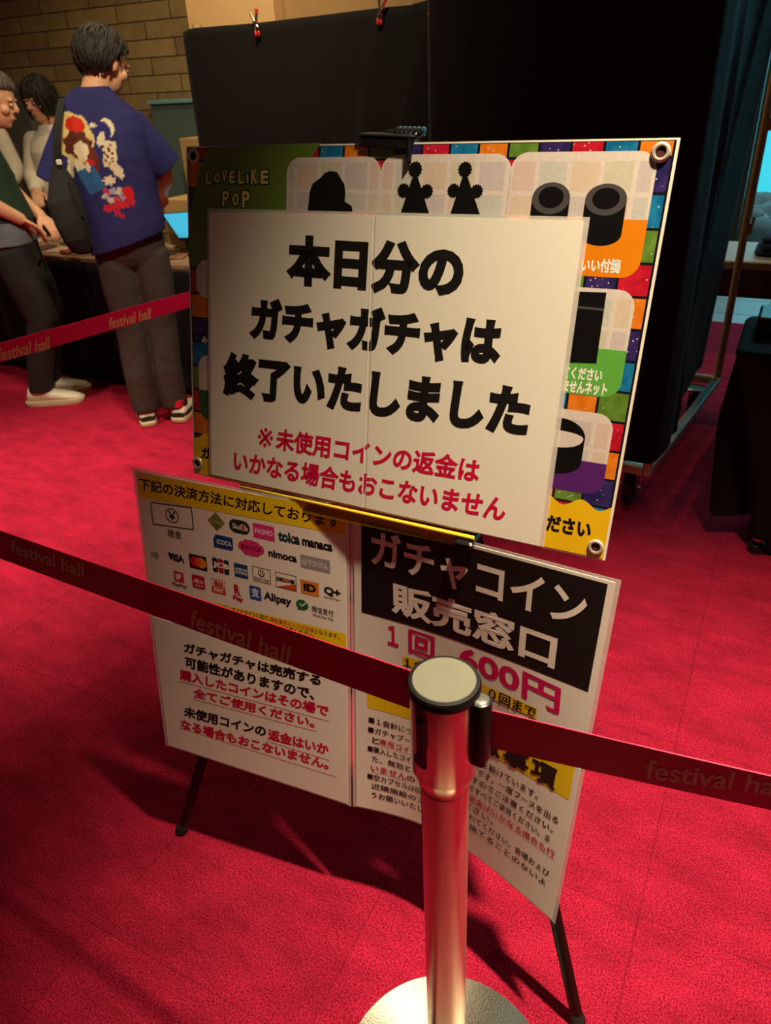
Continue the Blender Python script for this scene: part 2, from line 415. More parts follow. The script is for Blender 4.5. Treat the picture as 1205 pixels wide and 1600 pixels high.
c0 = at_plane((20, 132), room(0, wb-0.12), B)
mb = MB(); mb.box(room(c0@A-0.06, wb-0.07, c0[2]/2), (0.36, 0.14, c0[2]), GREYP, AX, 0.004); struct(mb.build('trim_column'))

# window wall far right, daylight behind it
GL = film_mat('window_glass', (0.8, 0.95, 0.97, 1), 0.06, 0.02)
yw = 6.4; q0 = at_y((1196, 318), yw); q1 = at_y((1205, 60), yw)
qb = at_y((1196, 318), yw)@B
def winpt(px): return at_plane(px, room(0, qb), B)
wl = winpt((1165, 300))@A; wz0 = winpt((1196, 318))[2]
FRAME = mat('bronze_window_frame', rgb(110, 84, 58), rough=0.4, var=0.06)
mb = MB()
mb.box(room((x1+wl)/2-0.01, qb+0.1, 2.2), (wl-x1, 0.2, 4.4), mat('dark_plaster', rgb(84, 70, 54), rough=0.8), AX)
struct(mb.build('wall_right', smooth=0))
win = thing('window_1', 'tall bright window pane with slim bronze frame at the far right', 'window', tuple(room(wl, qb)), YAW); win['kind'] = 'structure'; del win['category']
mb = MB(); 
for a_, w_ in ((wl+0.03, 0.06), (wl+0.62, 0.035), (wl+2.0, 0.06)): mb.box(room(a_, qb+0.05, 1.7), (w_, 0.07, 3.4), FRAME, AX, 0.004)
mb.box(room(wl+1.0, qb+0.05, 0.03), (2.06, 0.07, 0.06), FRAME, AX, 0.004); mb.box(room(wl+1.0, qb+0.05, 3.37), (2.06, 0.07, 0.06), FRAME, AX, 0.004)
mb.build('window_frame', win)
mb = MB(); mb.box(room(wl+1.0, qb+0.05, 1.7), (1.94, 0.008, 3.3), GL, AX); mb.build('glass_pane', win)
mb = MB(); SKYM = mat('daylight_sky_glow', rgb(120, 225, 235), rough=0.8, var=0.05, scale=3, emit=(rgb(60, 205, 225), 1.05))  # emissive sky plane added behind the glass in place of outdoor daylight
mb.add([room(wl-2, qb+1.6, wz0-0.6), room(wl+4, qb+1.6, wz0-0.6), room(wl+4, qb+1.6, 5), room(wl-2, qb+1.6, 5)], [(0, 1, 2, 3)], SKYM)
sk = mb.build('trim_daylight', smooth=0); struct(sk)
_l = bpy.data.lights.new('court_daylight', 'AREA'); _l.energy = 110; _l.size = 2.2; _l.color = (0.72, 0.93, 1.0)
_o = bpy.data.objects.new('court_daylight', _l); COL.objects.link(_o); _o.location = room(wl+0.9, qb+0.75, 4.3); _o.rotation_euler = (0.25, 0, YAW)
# rocks of the planted court outside
ROCK = mat('grey_court_rock', rgb(120, 126, 124), rough=0.9, var=0.45, scale=14, bump=0.6, bscale=18)
def rock(c, r, seed):
    mb = MB(); rn = np.random.default_rng(seed); mb.ball((0, 0, 0), (1, 1, 1), ROCK, 14, 9)
    V = mb.v[0]; k = rn.normal(size=(5, 3))
    w = 1 + 0.30*np.sin(V@k.T*2.6+rn.uniform(0, 6, 5)).sum(1)/1.6
    mb.v[0] = np.asarray(c)+V*w[:, None]*np.asarray(r); return mb
rk = [((1203, 368), 0.17), ((1186, 366), 0.15), ((1196, 348), 0.19), ((1216, 350), 0.2), ((1232, 366), 0.17), ((1178, 346), 0.17), ((1206, 334), 0.2)]
for i, (px, r) in enumerate(rk):
    p = at_plane(px, room(0, qb+0.34+(0.0, 0.02, 0.42, 0.44, 0.03, 0.40, 0.86)[i]), B)
    o = rock((p[0], p[1], max(p[2], r*0.72)), (r, r, r*0.75), i).build('garden_rock', smooth=60)
    tag(o, 'grey rough rock outside the bright window at far right', 'rock', 'rocks in the court outside the window')
mb = MB(); bedz = 0.0
mb.box(room(wl+1.0, qb+0.85, 0.04), (3, 1.3, 0.08), mat('court_gravel', rgb(96, 98, 92), rough=0.9, var=0.4, scale=60), AX); struct(mb.build('floor_court', smooth=0))

# ------------------------------------------------------------------ folding white-topped table in the far right aisle
WHITE_T = mat('white_laminate_top', rgb(214, 204, 184), rough=0.4, var=0.03)
f0 = at_z((1165, 408), 0.72); bk = at_z((1180, 378), 0.72)
da = f0@A; db = f0@B; dd = bk@B-db
t = thing('folding_table', 'white-topped folding table with black modesty strip behind the draped trolley at right', 'table', tuple(room(da-0.3, db)), YAW)
mb = MB(); mb.box(room(da+0.55, db+dd/2, 0.707), (1.7, dd, 0.026), WHITE_T, AX, 0.004); mb.build('tabletop', t)
mb = MB(); mb.box(room(da+0.55, db-0.003, 0.7), (1.7, 0.012, 0.032), mat('tan_edge_band', rgb(170, 140, 104), rough=0.5), AX, 0.002); mb.build('edge_band', t)
mb = MB(); mb.box(room(da+0.55, db+0.04, 0.62), (1.64, 0.02, 0.11), BLACKP, AX, 0.003); mb.build('modesty_panel', t)
mb = MB(); mb.box(room(da+0.55, db+dd-0.06, 0.50), (1.6, 0.02, 0.08), BLACKP, AX, 0.003); mb.build('shelf_rail', t)
for sx in (-0.25, 1.35):
    for sy in (0.05, dd-0.05):
        mb = MB(); mb.cyl(room(da+sx, db+sy, 0.0), room(da+sx, db+sy, 0.7), 0.016, mat('dark_steel_tube', rgb(70, 66, 62), rough=0.4, metal=0.8)); mb.build('leg', t)
p = at_z((1198, 395), 0.72)
mb = MB(); NAVY = mat('navy_cloth', rgb(38, 52, 92), rough=0.85, var=0.2, scale=20)
for k, (w_, h_, a_) in enumerate(((0.26, 0.03, 0), (0.24, 0.028, 0.12), (0.21, 0.026, -0.1))):
    ca, sa = math.cos(YAW+a_), math.sin(YAW+a_); mb.box(p+A*0.08+[0, 0, 0.0155+0.028*k], (w_, 0.2, h_), NAVY, [[ca, sa, 0], [-sa, ca, 0], [0, 0, 1]], 0.011)
tag(mb.build('folded_cloth', smooth=60), 'navy cloth folded on the white table top by the window', 'cloth')

# ------------------------------------------------------------------ roll cages hidden under black cloth
fr = at_z((1010, 742), 0.17); ca0, cb0 = fr@A, fr@B         # front right corner of the right-hand cage
CW, CD, CT = 0.885, 1.09, 1.74
SB = nrm(at_z((1118, 600), 0.17)-fr); SA = np.array([SB[1], -SB[0], 0.0]); AX_OLD = AX
def roll_cage(a1, b0, label, turned=False):
    o_ = room(a1, b0); A_, B_ = (SA, SB) if turned else (A, B); AX = np.array([A_, B_, [0, 0, 1.0]])
    def room_(a_, b_, z=0.0): return o_+A_*(a_-a1)+B_*(b_-b0)+np.array([0, 0, z])
    t = thing('roll_cage', label, 'trolley', tuple(room_(a1-CW/2, b0+CD/2)), YAW, 'roll cages under black cloth')
    mb = MB(); z = 0.185
    for (a_, b_, la, lb) in ((a1-CW/2, b0, CW, 0.035), (a1-CW/2, b0+CD, CW, 0.035), (a1, b0+CD/2, 0.035, CD+0.035), (a1-CW, b0+CD/2, 0.035, CD+0.035)):
        mb.box(room_(a_, b_, z), (la, lb, 0.035), BEIGE_METAL, AX, 0.005)
    for k in range(1, 6): mb.box(room_(a1-CW*k/6, b0+CD/2, z), (0.03, CD, 0.02), BEIGE_METAL, AX, 0.003)
    mb.build('base_frame', t)
    for (a_, b_) in ((a1, b0), (a1, b0+CD), (a1-CW, b0), (a1-CW, b0+CD)):
        mb = MB(); mb.cyl(room_(a_, b_, z), room_(a_, b_, CT-0.03), 0.017, BEIGE_METAL, n=14); mb.build('post', t)
    for k, a_ in enumerate((a1-CW,)):
        mb = MB()
        for i in range(1, 8): mb.cyl(room_(a_, b0+CD*i/8, z), room_(a_, b0+CD*i/8, CT-0.06), 0.006, BEIGE_METAL, n=8)
        for zz in (0.32, 0.75, 1.2, CT-0.06): mb.cyl(room_(a_, b0, zz), room_(a_, b0+CD, zz), 0.011, BEIGE_METAL, n=10)
        mb.build('side_mesh', t)
    for (a_, b_) in ((a1-0.07, b0+0.06), (a1-0.07, b0+CD-0.08), (a1-CW+0.07, b0+0.06), (a1-CW+0.07, b0+CD-0.08)):
        mb = MB(); w = 0.026
        mb.box(room_(a_, b_, 0.161), (0.075, 0.085, 0.008), STEEL, AX, 0.002)
        for sx in (-1, 1): mb.box(room_(a_+sx*w, b_+0.008, 0.115), (0.004, 0.034, 0.095), STEEL, AX, 0.001)
        mb.cyl(room_(a_-w-0.012, b_+0.012, 0.07), room_(a_+w+0.012, b_+0.012, 0.07), 0.007, STEEL, n=12)
        c = mb.build('caster', t)
        mb = MB(); mb.lathe(room_(a_, b_+0.012, 0.07), [(0.03, -0.017), (0.062, -0.017), (0.07, -0.01), (0.07, 0.01), (0.062, 0.017), (0.03, 0.017)], RUBBER, axis=A_, n=32); mb.build('wheel', c)
    return t
roll_cage(ca0, cb0, 'beige steel roll cage on casters showing below the black drape at right', True)
roll_cage(ca0-CW-0.05, cb0, 'roll cage hidden under the left half of the black drape')

def drape(name, path, z0, z1, folds, label, group, nz=60, off=0.0, hem=0.012):
    """cloth hung along a plan polyline (room a,b); folds(s, f) -> outward bulge, f = 0 top .. 1 hem"""
    P = np.array(path, float); seg = np.linalg.norm(np.diff(P, axis=0), axis=1); L_ = np.concatenate([[0], np.cumsum(seg)])
    ns = int(L_[-1]/0.022); S = np.linspace(0, L_[-1], ns+1); pts = np.stack([np.interp(S, L_, P[:, 0]), np.interp(S, L_, P[:, 1])], 1)
    for _ in range(3): pts[1:-1] = (pts[:-2]+2*pts[1:-1]+pts[2:])/4
    tg = np.gradient(pts, axis=0); tg /= np.linalg.norm(tg, axis=1)[:, None]; no = np.stack([tg[:, 1], -tg[:, 0]], 1)
    V = []
    for k in range(nz+1):
        f = k/nz; d = folds(S, f)+off
        q = pts+no*d[:, None]; zz = z1(S)+(z0(S)-z1(S))*f if callable(z1) else z1+(z0-z1)*f
        V.append(A*q[:, :1]+B*q[:, 1:]+np.array([0, 0, 1.0])*np.broadcast_to(zz, (ns+1,))[:, None])
    V = np.array(V); N = ns+1
    mb = MB(); mb.add(V.reshape(-1, 3), [(k*N+i, (k+1)*N+i, (k+1)*N+i+1, k*N+i+1) for k in range(nz) for i in range(ns)], BLACK_CLOTH)
    o = mb.build(name, smooth=80)
    md = o.modifiers.new('cloth', 'SOLIDIFY'); md.thickness = 0.003; md.offset = -1
    return tag(o, label, 'drape', group)
lt = at_plane((278, 50), room(0, cb0-0.03), B); la = lt@A
seam = at_plane((690, 30), room(0, cb0-0.03), B)@A
def gau(x, c, w): return np.exp(-((x-c)/w)**2)
k1 = at_plane((595, 25), room(0, cb0-0.03), B)@A; k2 = at_plane((675, 8), room(0, cb0-0.03), B)@A
LL = 0.05
def folds_left(S, f):
    a_ = la-0.0+(S-LL)                                     # room a along the front face
    d = 0.006*np.sin(S*9+1)*f+0.004*np.sin(S*23+f*3)*f
    d += 0.045*gau(a_, k1-0.10*f*2.2-0.02, 0.022+0.05*f)*(1-np.exp(-f*9))*np.exp(-f*1.6)
    d += 0.055*gau(a_, k2-0.17*f*2.0-0.015, 0.02+0.05*f)*(1-np.exp(-f*9))*np.exp(-f*1.0)
    d += 0.035*gau(a_, k2-0.05*f*2.0, 0.014+0.03*f)*(1-np.exp(-f*8))
    d -= 0.006*gau(f, 0.245+0.02*np.sin(S*2), 0.012)*gau(a_, (k1+la)/2+0.25, 0.35)
    return d
# top hem follows the photographed sag
def ztop(a_): 
    pts = [(278, 52), (300, 44), (400, 36), (500, 24), (595, 12), (640, 8), (690, -6)]
    xs = [at_plane(p, room(0, cb0-0.03), B) for p in pts]; return np.interp(a_, [p@A for p in xs], [p[2] for p in xs])
drape('black_drape', [(la+0.0, cb0-0.03+LL), (la+0.0, cb0-0.03), (seam+0.05, cb0-0.03)], lambda S: np.full(len(S), 0.15), lambda S: ztop(la+S-LL), folds_left,
      'black cloth clipped over the left roll cage behind the display board', 'black cloths over the roll cages')
ra = ca0+0.02
def folds_right(S, f):
    d = 0.02*gau(S, 0.03, 0.03)*(1-0.3*f)+0.012*gau(S, 0.12, 0.025+0.02*f)+0.004*np.sin(S*11+f*2)+0.006*np.sin(S*6.3)*f
    Lf = ra-seam+0.04
    d += 0.03*gau(S, Lf+0.50-0.16*f, 0.035)*np.clip(f*3, 0, 1)*np.exp(-f*0.8)+0.014*gau(S, Lf+0.82-0.5*f, 0.03)
    d -= 0.05*np.clip((S-Lf-0.3)/0.7, 0, 1)*f
    return d
zr = at_plane((690, -45), room(0, cb0-0.03), B)[2]
drape('black_drape', [(seam-0.04, cb0-0.036), (ca0+0.02, cb0-0.036), tuple((fr+SB*0.02+SA*0.024)@np.array([A, B]).T), tuple((fr+SB*0.16+SA*0.022)@np.array([A, B]).T), tuple((fr+SB*0.32-SA*0.022)@np.array([A, B]).T), tuple((fr+SB*(CD-0.03)-SA*0.022)@np.array([A, B]).T)], lambda S: 0.235+0.02*np.clip(S-0.9, 0, 1)+0.006*np.sin(S*5), lambda S: np.full(len(S), CT+0.03), folds_right,
      'black cloth wrapped round the right roll cage above its bare casters', 'black cloths over the roll cages', off=0.006)

# cardboard on top of the left cage, seen above the hem
zt = ztop((la+seam)/2)
bx = at_plane((305, 42), room(0, cb0+0.1), B)@A; bx2 = at_plane((440, 30), room(0, cb0+0.1), B)@A; bx3 = at_plane((672, 5), room(0, cb0+0.1), B)@A
def carton(a0, a1, b0, b1, z0, z1, m, label, group=None, flap=True):
    t = thing('cardboard_box', label, 'box', tuple(room((a0+a1)/2, (b0+b1)/2, z0)), YAW, group)
    mb = MB(); mb.box(room((a0+a1)/2, (b0+b1)/2, (z0+z1)/2), (a1-a0, b1-b0, z1-z0), m, AX, 0.003); mb.build('carton_body', t)
    if flap:
        mb = MB(); mb.box(room((a0+a1)/2, (b0+b1)/2, z1+0.0006), (a1-a0-0.01, 0.05, 0.001), mat('tan_packing_tape', rgb(172, 128, 72), rough=0.35), AX)
        mb.box(room((a0+a1)/2, b0-0.0006, z1-0.035), (0.05, 0.001, 0.07), MATS['tan_packing_tape'], AX); mb.build('packing_tape', t)
    return t
BT = CT-0.045
carton(bx, bx2-0.004, cb0+0.06, cb0+0.5, BT-0.0, BT+0.32, CARD, 'pale cardboard box on the left roll cage, above the first clip')
carton(bx2+0.004, bx3+0.1, cb0+0.12, cb0+0.5, BT-0.0, BT+0.30, CARD2, 'darker brown cardboard box on the roll cage right of the pale box')

# red and silver spring clips along the hem
REDP = mat('red_plastic_tip', rgb(190, 40, 40), rough=0.4); NICK = mat('nickel_spring', rgb(200, 190, 160), rough=0.25, metal=1.0)
def spring_clip(px, tilt, label):
    p = at_plane(px, room(0, cb0-0.05), B); p = room(p@A, cb0-0.045, p[2])
    t = thing('spring_clip', label, 'clip', tuple(p), YAW, 'spring clips on the black cloth')
    ca, sa = math.cos(tilt), math.sin(tilt)
    def L(x, y, z): return p+A*(x*ca-z*sa)+B*y+np.array([0, 0, x*sa+z*ca])
    for s, nm in ((-1, 'arm'), (1, 'arm')):
        mb = MB(); mb.tube([L(s*0.004, 0.004*s, -0.030), L(s*0.006, 0, -0.012), L(-s*0.002, 0, 0.0), L(-s*0.010, 0, 0.022), L(-s*0.013, 0, 0.034)], [0.0035, 0.005, 0.0045, 0.005, 0.0045], NICK, 8)
        c = mb.build(nm, t)
        mb = MB(); mb.ball(L(s*0.0045, 0.003*s, -0.031), (0.0052, 0.0052, 0.011), REDP, 10, 8); mb.build('red_tip', c)
        if s < 0: mb = MB(); mb.tube([L(-s*0.0105, 0, 0.026), L(-s*0.0145, 0, 0.040)], 0.006, REDP, 8); mb.build('red_grip', c)
    mb = MB(); mb.lathe(L(0, 0, 0), [(0.007, -0.007), (0.007, 0.007)], NICK, axis=B, n=14); mb.build('spring', t)
spring_clip((398, 36), 0.10, 'leftmost red-tipped spring clip on the black cloth, by the pale box')
spring_clip((594, 16), -0.22, 'middle red-tipped spring clip on the black cloth hem')
spring_clip((673, 3), -0.05, 'rightmost red-tipped spring clip, at the seam of the two black cloths')

# ------------------------------------------------------------------ low cart under a black cloth at the right edge
q = at_z((1148, 556), 0.72); h = at_z((1140, 868), 0.0)
qa, qb_ = q@A, q@B; ha, hb = h@A+0.05, h@B+0.02
t = thing('draped_table', 'low table under a snug black cloth at the right edge beside the casters', 'table', tuple(room(ha+0.35, hb+0.3)), YAW)
LW, LD = 0.95, 0.44
mb = MB(); n = 96; out = []
def rr_ring(a0, b0, a1, b1, r, z, wob):
    P = []; per = 2*(a1-a0+b1-b0)
    for i in range(n):
        s = i/n*per
        if s < a1-a0: x, y, nx, ny = a0+s, b0, 0, -1
        elif s < a1-a0+b1-b0: x, y, nx, ny = a1, b0+s-(a1-a0), 1, 0
        elif s < 2*(a1-a0)+b1-b0: x, y, nx, ny = a1-(s-(a1-a0)-(b1-b0)), b1, 0, 1
        else: x, y, nx, ny = a0, b1-(s-2*(a1-a0)-(b1-b0)), -1, 0
        cx = min(max(x, a0+r), a1-r); cy = min(max(y, b0+r), b1-r); dx, dy = x-cx, y-cy; dl = math.hypot(dx, dy)
        if dl > r: x, y, nx, ny = cx+dx/dl*r, cy+dy/dl*r, dx/dl, dy/dl
        w_ = wob*(0.5*math.sin(i*0.55)+0.5*math.sin(i*0.23+1)); P.append(room(x+nx*w_, y+ny*w_, z))
    return P
for f in np.linspace(0, 1, 26):
    z = 0.72-(0.72-0.09)*f; e = f**0.8
    out.append(rr_ring(qa+(ha-qa)*e, qb_+(hb-qb_)*e, qa+LW-0.08*e, qb_+LD, 0.03+0.03*f, z, 0.012*f))
top = [rr_ring(qa+0.03, qb_+0.03, qa+LW-0.03, qb_+LD-0.03, 0.03, 0.732, 0), rr_ring(qa+0.008, qb_+0.008, qa+LW-0.008, qb_+LD-0.008, 0.03, 0.730, 0)]
mb.rings(np.array(top+out), BLACK_CLOTH, caps=(True, False)); o = mb.build('table_cloth', t, smooth=70)
# a loose pleat of cloth hanging at the left side
pz = [(1152, 560, 0.70), (1120, 660, 0.45), (1107, 800, 0.12), (1112, 812, 0.10)]
F0 = [at_z((x, y), z)+B*0.03 for x, y, z in pz]; F1 = [room(qa+(ha-qa)*e+0.01, qb_+0.16, z) for e, z in ((0.05, 0.70), (0.5, 0.45), (0.95, 0.14), (1.0, 0.11))]
mb = MB(); n_ = 14; FP = []
for k in range(n_+1):
    u = k/n_*3; i = min(int(u), 2); fr_ = u-i
    a_ = F0[i]*(1-fr_)+F0[i+1]*fr_; b_ = F1[i]*(1-fr_)+F1[i+1]*fr_
    FP.append([a_+(b_-a_)*v+A*0.012*math.sin(v*3.1) for v in np.linspace(0, 1, 8)])
FP = np.array(FP); mb.add(FP.reshape(-1, 3), [(k*8+i, (k+1)*8+i, (k+1)*8+i+1, k*8+i+1) for k in range(n_) for i in range(7)], BLACK_CLOTH)
o = mb.build('cloth_pleat', t, smooth=80); md = o.modifiers.new('cloth', 'SOLIDIFY'); md.thickness = 0.004
for (a_, b_) in ((ha+0.03, hb+0.05), (qa+LW-0.12, hb+0.05), (ha+0.03, qb_+LD-0.06), (qa+LW-0.12, qb_+LD-0.06)):
    mb = MB(); mb.lathe(room(a_, b_, 0.0), [(0.03, 0), (0.032, 0.008), (0.026, 0.03), (0.012, 0.04), (0.012, 0.69)], BLACKP, n=20); c = mb.build('leg', t)
    mb = MB(); mb.lathe(room(a_, b_, 0.045), [(0.018, 0), (0.018, 0.01)], STEEL, n=16); mb.build('collar', c)

# dark case with a pale edge lying on the draped table
bp_ = at_z((1212, 512), 0.735); bp_ = room(max(bp_@A, qa+0.17), min(bp_@B, qb_+LD-0.13), 0.735)
t = thing('carry_case', 'flat black case with a pale edge lying on the draped table at right', 'case', tuple(bp_), YAW)
mb = MB(); mb.box(bp_+[0, 0, 0.026], (0.26, 0.19, 0.05), BLACKP, AX, 0.008); mb.build('case_body', t)
mb = MB(); mb.box(bp_+[0, 0, 0.0535]-B*0.088, (0.25, 0.010, 0.006), mat('pale_edge_trim', rgb(200, 206, 210), rough=0.3), AX, 0.002); mb.build('edge_trim', t)
# wooden pegs on the cage's rear post
PEG = mat('pale_peg_wood', rgb(206, 170, 116), rough=0.7, var=0.15, scale=60)
for px, lab in (((1196, 188), 'wooden peg high on the rear post of the roll cage, against the window'), ((1174, 352), 'wooden peg lower on the rear post of the roll cage, above the white table')):
    pc = fr+SB*(CD-0.02); d_ = ray(px); k_ = (pc-EYE)@nrm([d_[0], d_[1], 0])/np.hypot(d_[0], d_[1]); z_ = (EYE+d_*k_)[2]; pc = np.array([pc[0], pc[1], z_])+SA*0.02-SB*0.012
    t = thing('clothes_peg', lab, 'peg', tuple(pc), 0, 'wooden pegs on the roll cage')
    for s_ in (-1, 1):
        mb = MB(); mb.tube([pc+SA*(0.002+s_*0.004)+[0, 0, -0.036], pc+SA*(0.002+s_*0.006), pc+SA*(0.002+s_*0.013)+[0, 0, 0.036]], [0.006, 0.007, 0.006], PEG, 8); mb.build('peg_arm', t)
    mb = MB(); mb.lathe(pc+SA*0.002+[0, 0, 0.004], [(0.008, -0.006), (0.008, 0.006)], STEEL, axis=SB, n=12); mb.build('spring', t)

# ------------------------------------------------------------------ goods counter behind the belts
P0 = np.array([-1.49, 4.23, 0.0]); tb0 = P0@B; ta1 = at_plane((278, 50), room(0, at_z((1010, 742), 0.17)@B), B)@A-0.03; ta0 = P0@A-2.2; TD = 0.50; TZ = 0.725
t = thing('sales_counter', 'long goods counter with floor-length black skirt behind the customers', 'table', tuple(room((ta0+ta1)/2, tb0+TD/2)), YAW)
mb = MB(); mb.box(room((ta0+ta1)/2, tb0+TD/2, TZ-0.013), (ta1-ta0, TD, 0.026), mat('worn_counter_top', rgb(150, 120, 88), rough=0.6, var=0.2, scale=14), AX, 0.004); mb.build('tabletop', t)
S = np.linspace(0, ta1-ta0, 260); mb = MB(); V = []
for f in np.linspace(0, 1, 12):
    d = 0.012*np.sin(S*17)*(0.3+0.7*f)+0.006*np.sin(S*41+1); V.append(np.array([room(ta0+s_, tb0-0.014+d_, (TZ-0.03)*(1-f)+0.004*f) for s_, d_ in zip(S, d)]))
V = np.array(V); N = len(S); mb.add(V.reshape(-1, 3), [(k*N+i, (k+1)*N+i, (k+1)*N+i+1, k*N+i+1) for k in range(11) for i in range(N-1)], BLACK_CLOTH)
o = mb.build('table_skirt', t, smooth=80); md = o.modifiers.new('cloth', 'SOLIDIFY'); md.thickness = 0.003
for a_ in (ta0+0.1, (ta0+ta1)/2, ta1-0.1):
    mb = MB(); mb.cyl(room(a_, tb0+TD-0.1, 0), room(a_, tb0+TD-0.1, TZ-0.03), 0.016, STEEL); mb.build('leg', t)
# goods laid out on the counter
PAL = [rgb(196, 170, 140), rgb(150, 60, 50), rgb(210, 200, 180), rgb(60, 70, 60), rgb(170, 120, 90), rgb(90, 60, 50)]
k = 0
for i, (px, py) in enumerate([(62, 377), (78, 371), (96, 375), (112, 380), (128, 384), (70, 389), (92, 392), (114, 395), (134, 397), (268, 398), (279, 402), (288, 395), (282, 384)]):
    p = at_z((px, py), TZ); z0 = TZ; mb = MB(); ang = RNG.uniform(-0.4, 0.4); ca, sa = math.cos(YAW+ang), math.sin(YAW+ang)
    ax = [[ca, sa, 0], [-sa, ca, 0], [0, 0, 1]]; hh = float(RNG.uniform(0.008, 0.022))
    c1 = PAL[i % 6]; m1 = mat('goods_%d' % (i % 6), c1, rough=0.4, var=0.5, scale=55)
    p = room(p@A, min(max(p@B, tb0+0.09), tb0+TD-0.1), 0)
    mb.box(p+[0, 0, z0+hh/2+0.0005], (0.085, 0.12, hh), m1, ax, 0.003)
    where = 'left of the bag' if px < 150 else 'right of the standing man'
    tag(mb.build('merchandise_pack'), 'small printed goods pack lying on the counter %s' % where, 'goods', 'goods packs on the counter ' + where)
# tablet leaning on a stand, screen glowing cyan
tl, tr, br_, bl = [at_plane(p, at_z((262, 345), TZ+0.16), nrm(-B+np.array([0, 0, 0.9]))) for p in ((255, 335), (306, 331), (306, 371), (280, 372))]
t = thing('tablet', 'tablet with glowing cyan screen tilted up on the counter beside the man', 'tablet', tuple([tl[0], tl[1], TZ]), YAW)
e1 = nrm(tr-tl); nn = nrm(np.cross(e1, bl-tl)); e2 = np.cross(nn, e1); 
if nn@(EYE-tl) < 0: nn = -nn
S_ = Surf(lambda u, v: ((1-u)*(1-v))[:, None]*tl+(u*(1-v))[:, None]*(tl+e1*0.25)+(u*v)[:, None]*(tl+e1*0.25+(bl-tl))+((1-u)*v)[:, None]*bl)
mb = MB(); S_.sheet(mb, BLACKP, -0.03, -0.04, 1.03, 1.04, th=0.008); mb.build('tablet_case', t)
mb = MB(); S_.sheet(mb, mat('lit_screen', rgb(60, 170, 220), rough=0.2, emit=(rgb(70, 185, 235), 0.55)), eps=0.0015, th=0.001); mb.build('screen', t)
mb = MB(); cen = (tl+bl)/2+e1*0.12; mb.box([cen[0], cen[1], (TZ+cen[2])/2-0.006], (0.06, 0.03, cen[2]-TZ-0.012), BLACKP, AX, 0.004); mb.box([cen[0], cen[1], TZ+0.005], (0.14, 0.14, 0.01), BLACKP, AX, 0.003); mb.build('stand', t)
b0_ = tb0+0.36
def cb(px, w, d, z0, z1, m, label, bb, grp):
    p = at_plane(px, room(0, bb), B); return carton(p@A-w/2, p@A+w/2, bb, bb+d, z0, z1, m, label, grp, False)
zz = at_plane((272, 322), room(0, b0_), B)[2]
cb((276, 310), 0.24, 0.2, TZ+0.001, TZ+0.07, CARD2, 'flat brown box at the bottom of the stack beside the tablet', b0_, None)
zt2 = at_plane((270, 284), room(0, b0_), B)[2]
cb((276, 300), 0.22, 0.2, TZ+0.072, min(zt2, TZ+0.26), CARD, 'square brown box on top of the flat box beside the tablet', b0_, None)
b1_ = wb-0.13-0.3; zt3 = at_plane((292, 216), room(0, b1_), B)[2]
cb((300, 240), 0.17, 0.25, 0.0, zt3, CARD, 'tall tan carton against the teal panel, just left of the black drape', b1_, None)

# ------------------------------------------------------------------ easel
FLt = at_z((283, 1300)); FRt = at_z((905, 1603)); ea = nrm(FRt-FLt); en = np.array([-ea[1], ea[0], 0.0])   # along the feet, away from the reader
SLOPE = 0.2
def epl(px, off=0.0):                                       # a point on the easel's leaning plane, off metres in front of it
    n = np.array([en[0], en[1], -SLOPE]); return at_plane(px, FLt-en*off, n)
apex = epl((606, 212))
ALU = mat('bronze_aluminium_tube', rgb(48, 42, 38), rough=0.35, metal=0.85)
t_easel = thing('easel', 'black folding tripod easel carrying the signs on the red carpet', 'easel', tuple((FLt+FRt)/2))
for q, nm in ((FLt, 'front_leg'), (FRt, 'front_leg')):
    top = apex+(q-apex)*0.02; fl = nrm(apex-q); mb = MB(); ft = q+fl*0.018
    mid = q+(apex-q)*0.42
    side = nrm(np.cross(fl, en)); dep = np.cross(side, fl)
    # fluted tube: a rounded square with two grooves
    ang = np.linspace(0, 2*np.pi, 25)[:-1]; rr_ = 1+0.10*np.cos(4*ang)**2-0.16*np.exp(-((np.abs(((ang+np.pi/2) % np.pi)-np.pi/2)-0.0)/0.18)**2)
    ring = lambda c, r: c+np.outer(np.cos(ang)*rr_*r, dep)+np.outer(np.sin(ang)*rr_*r, side)
    mb.rings([ring(ft, 0.0105), ring(mid, 0.0105)], ALU if nm else ALU)
    mb.rings([ring(mid-fl*0.02, 0.0125), ring(top, 0.0125)], BLACKP)
    c = mb.build(nm, t_easel, smooth=35)
    mb = MB(); mb.lathe(q, [(0.010, 0.0), (0.0135, 0.004), (0.0145, 0.014), (0.0125, 0.026), (0.011, 0.03)], RUBBER, axis=fl, n=20)
    mb.build('rubber_foot', c)
    mb = MB(); mb.lathe(mid-fl*0.02, [(0.0155, -0.014), (0.0165, -0.008), (0.0165, 0.010), (0.0145, 0.016)], BLACKP, axis=fl, n=20); mb.build('leg_lock', c)
rf = (FLt+FRt)/2+en*0.78; fl = nrm(apex-rf); mb = MB(); mb.cyl(rf+fl*0.02, apex+en*0.02, 0.0115, BLACKP, n=16); c = mb.build('rear_leg', t_easel)
mb = MB(); mb.lathe(rf, [(0.010, 0), (0.014, 0.006), (0.0125, 0.028)], RUBBER, axis=fl, n=18); mb.build('rubber_foot', c)
mb = MB(); mb.tube([apex+(FLt-apex)*0.55+en*0.012, (apex+(FLt-apex)*0.5+apex+(FRt-apex)*0.5)/2+en*0.02, apex+(FRt-apex)*0.55+en*0.012], 0.006, BLACKP, 10); mb.build('cross_brace', t_easel)
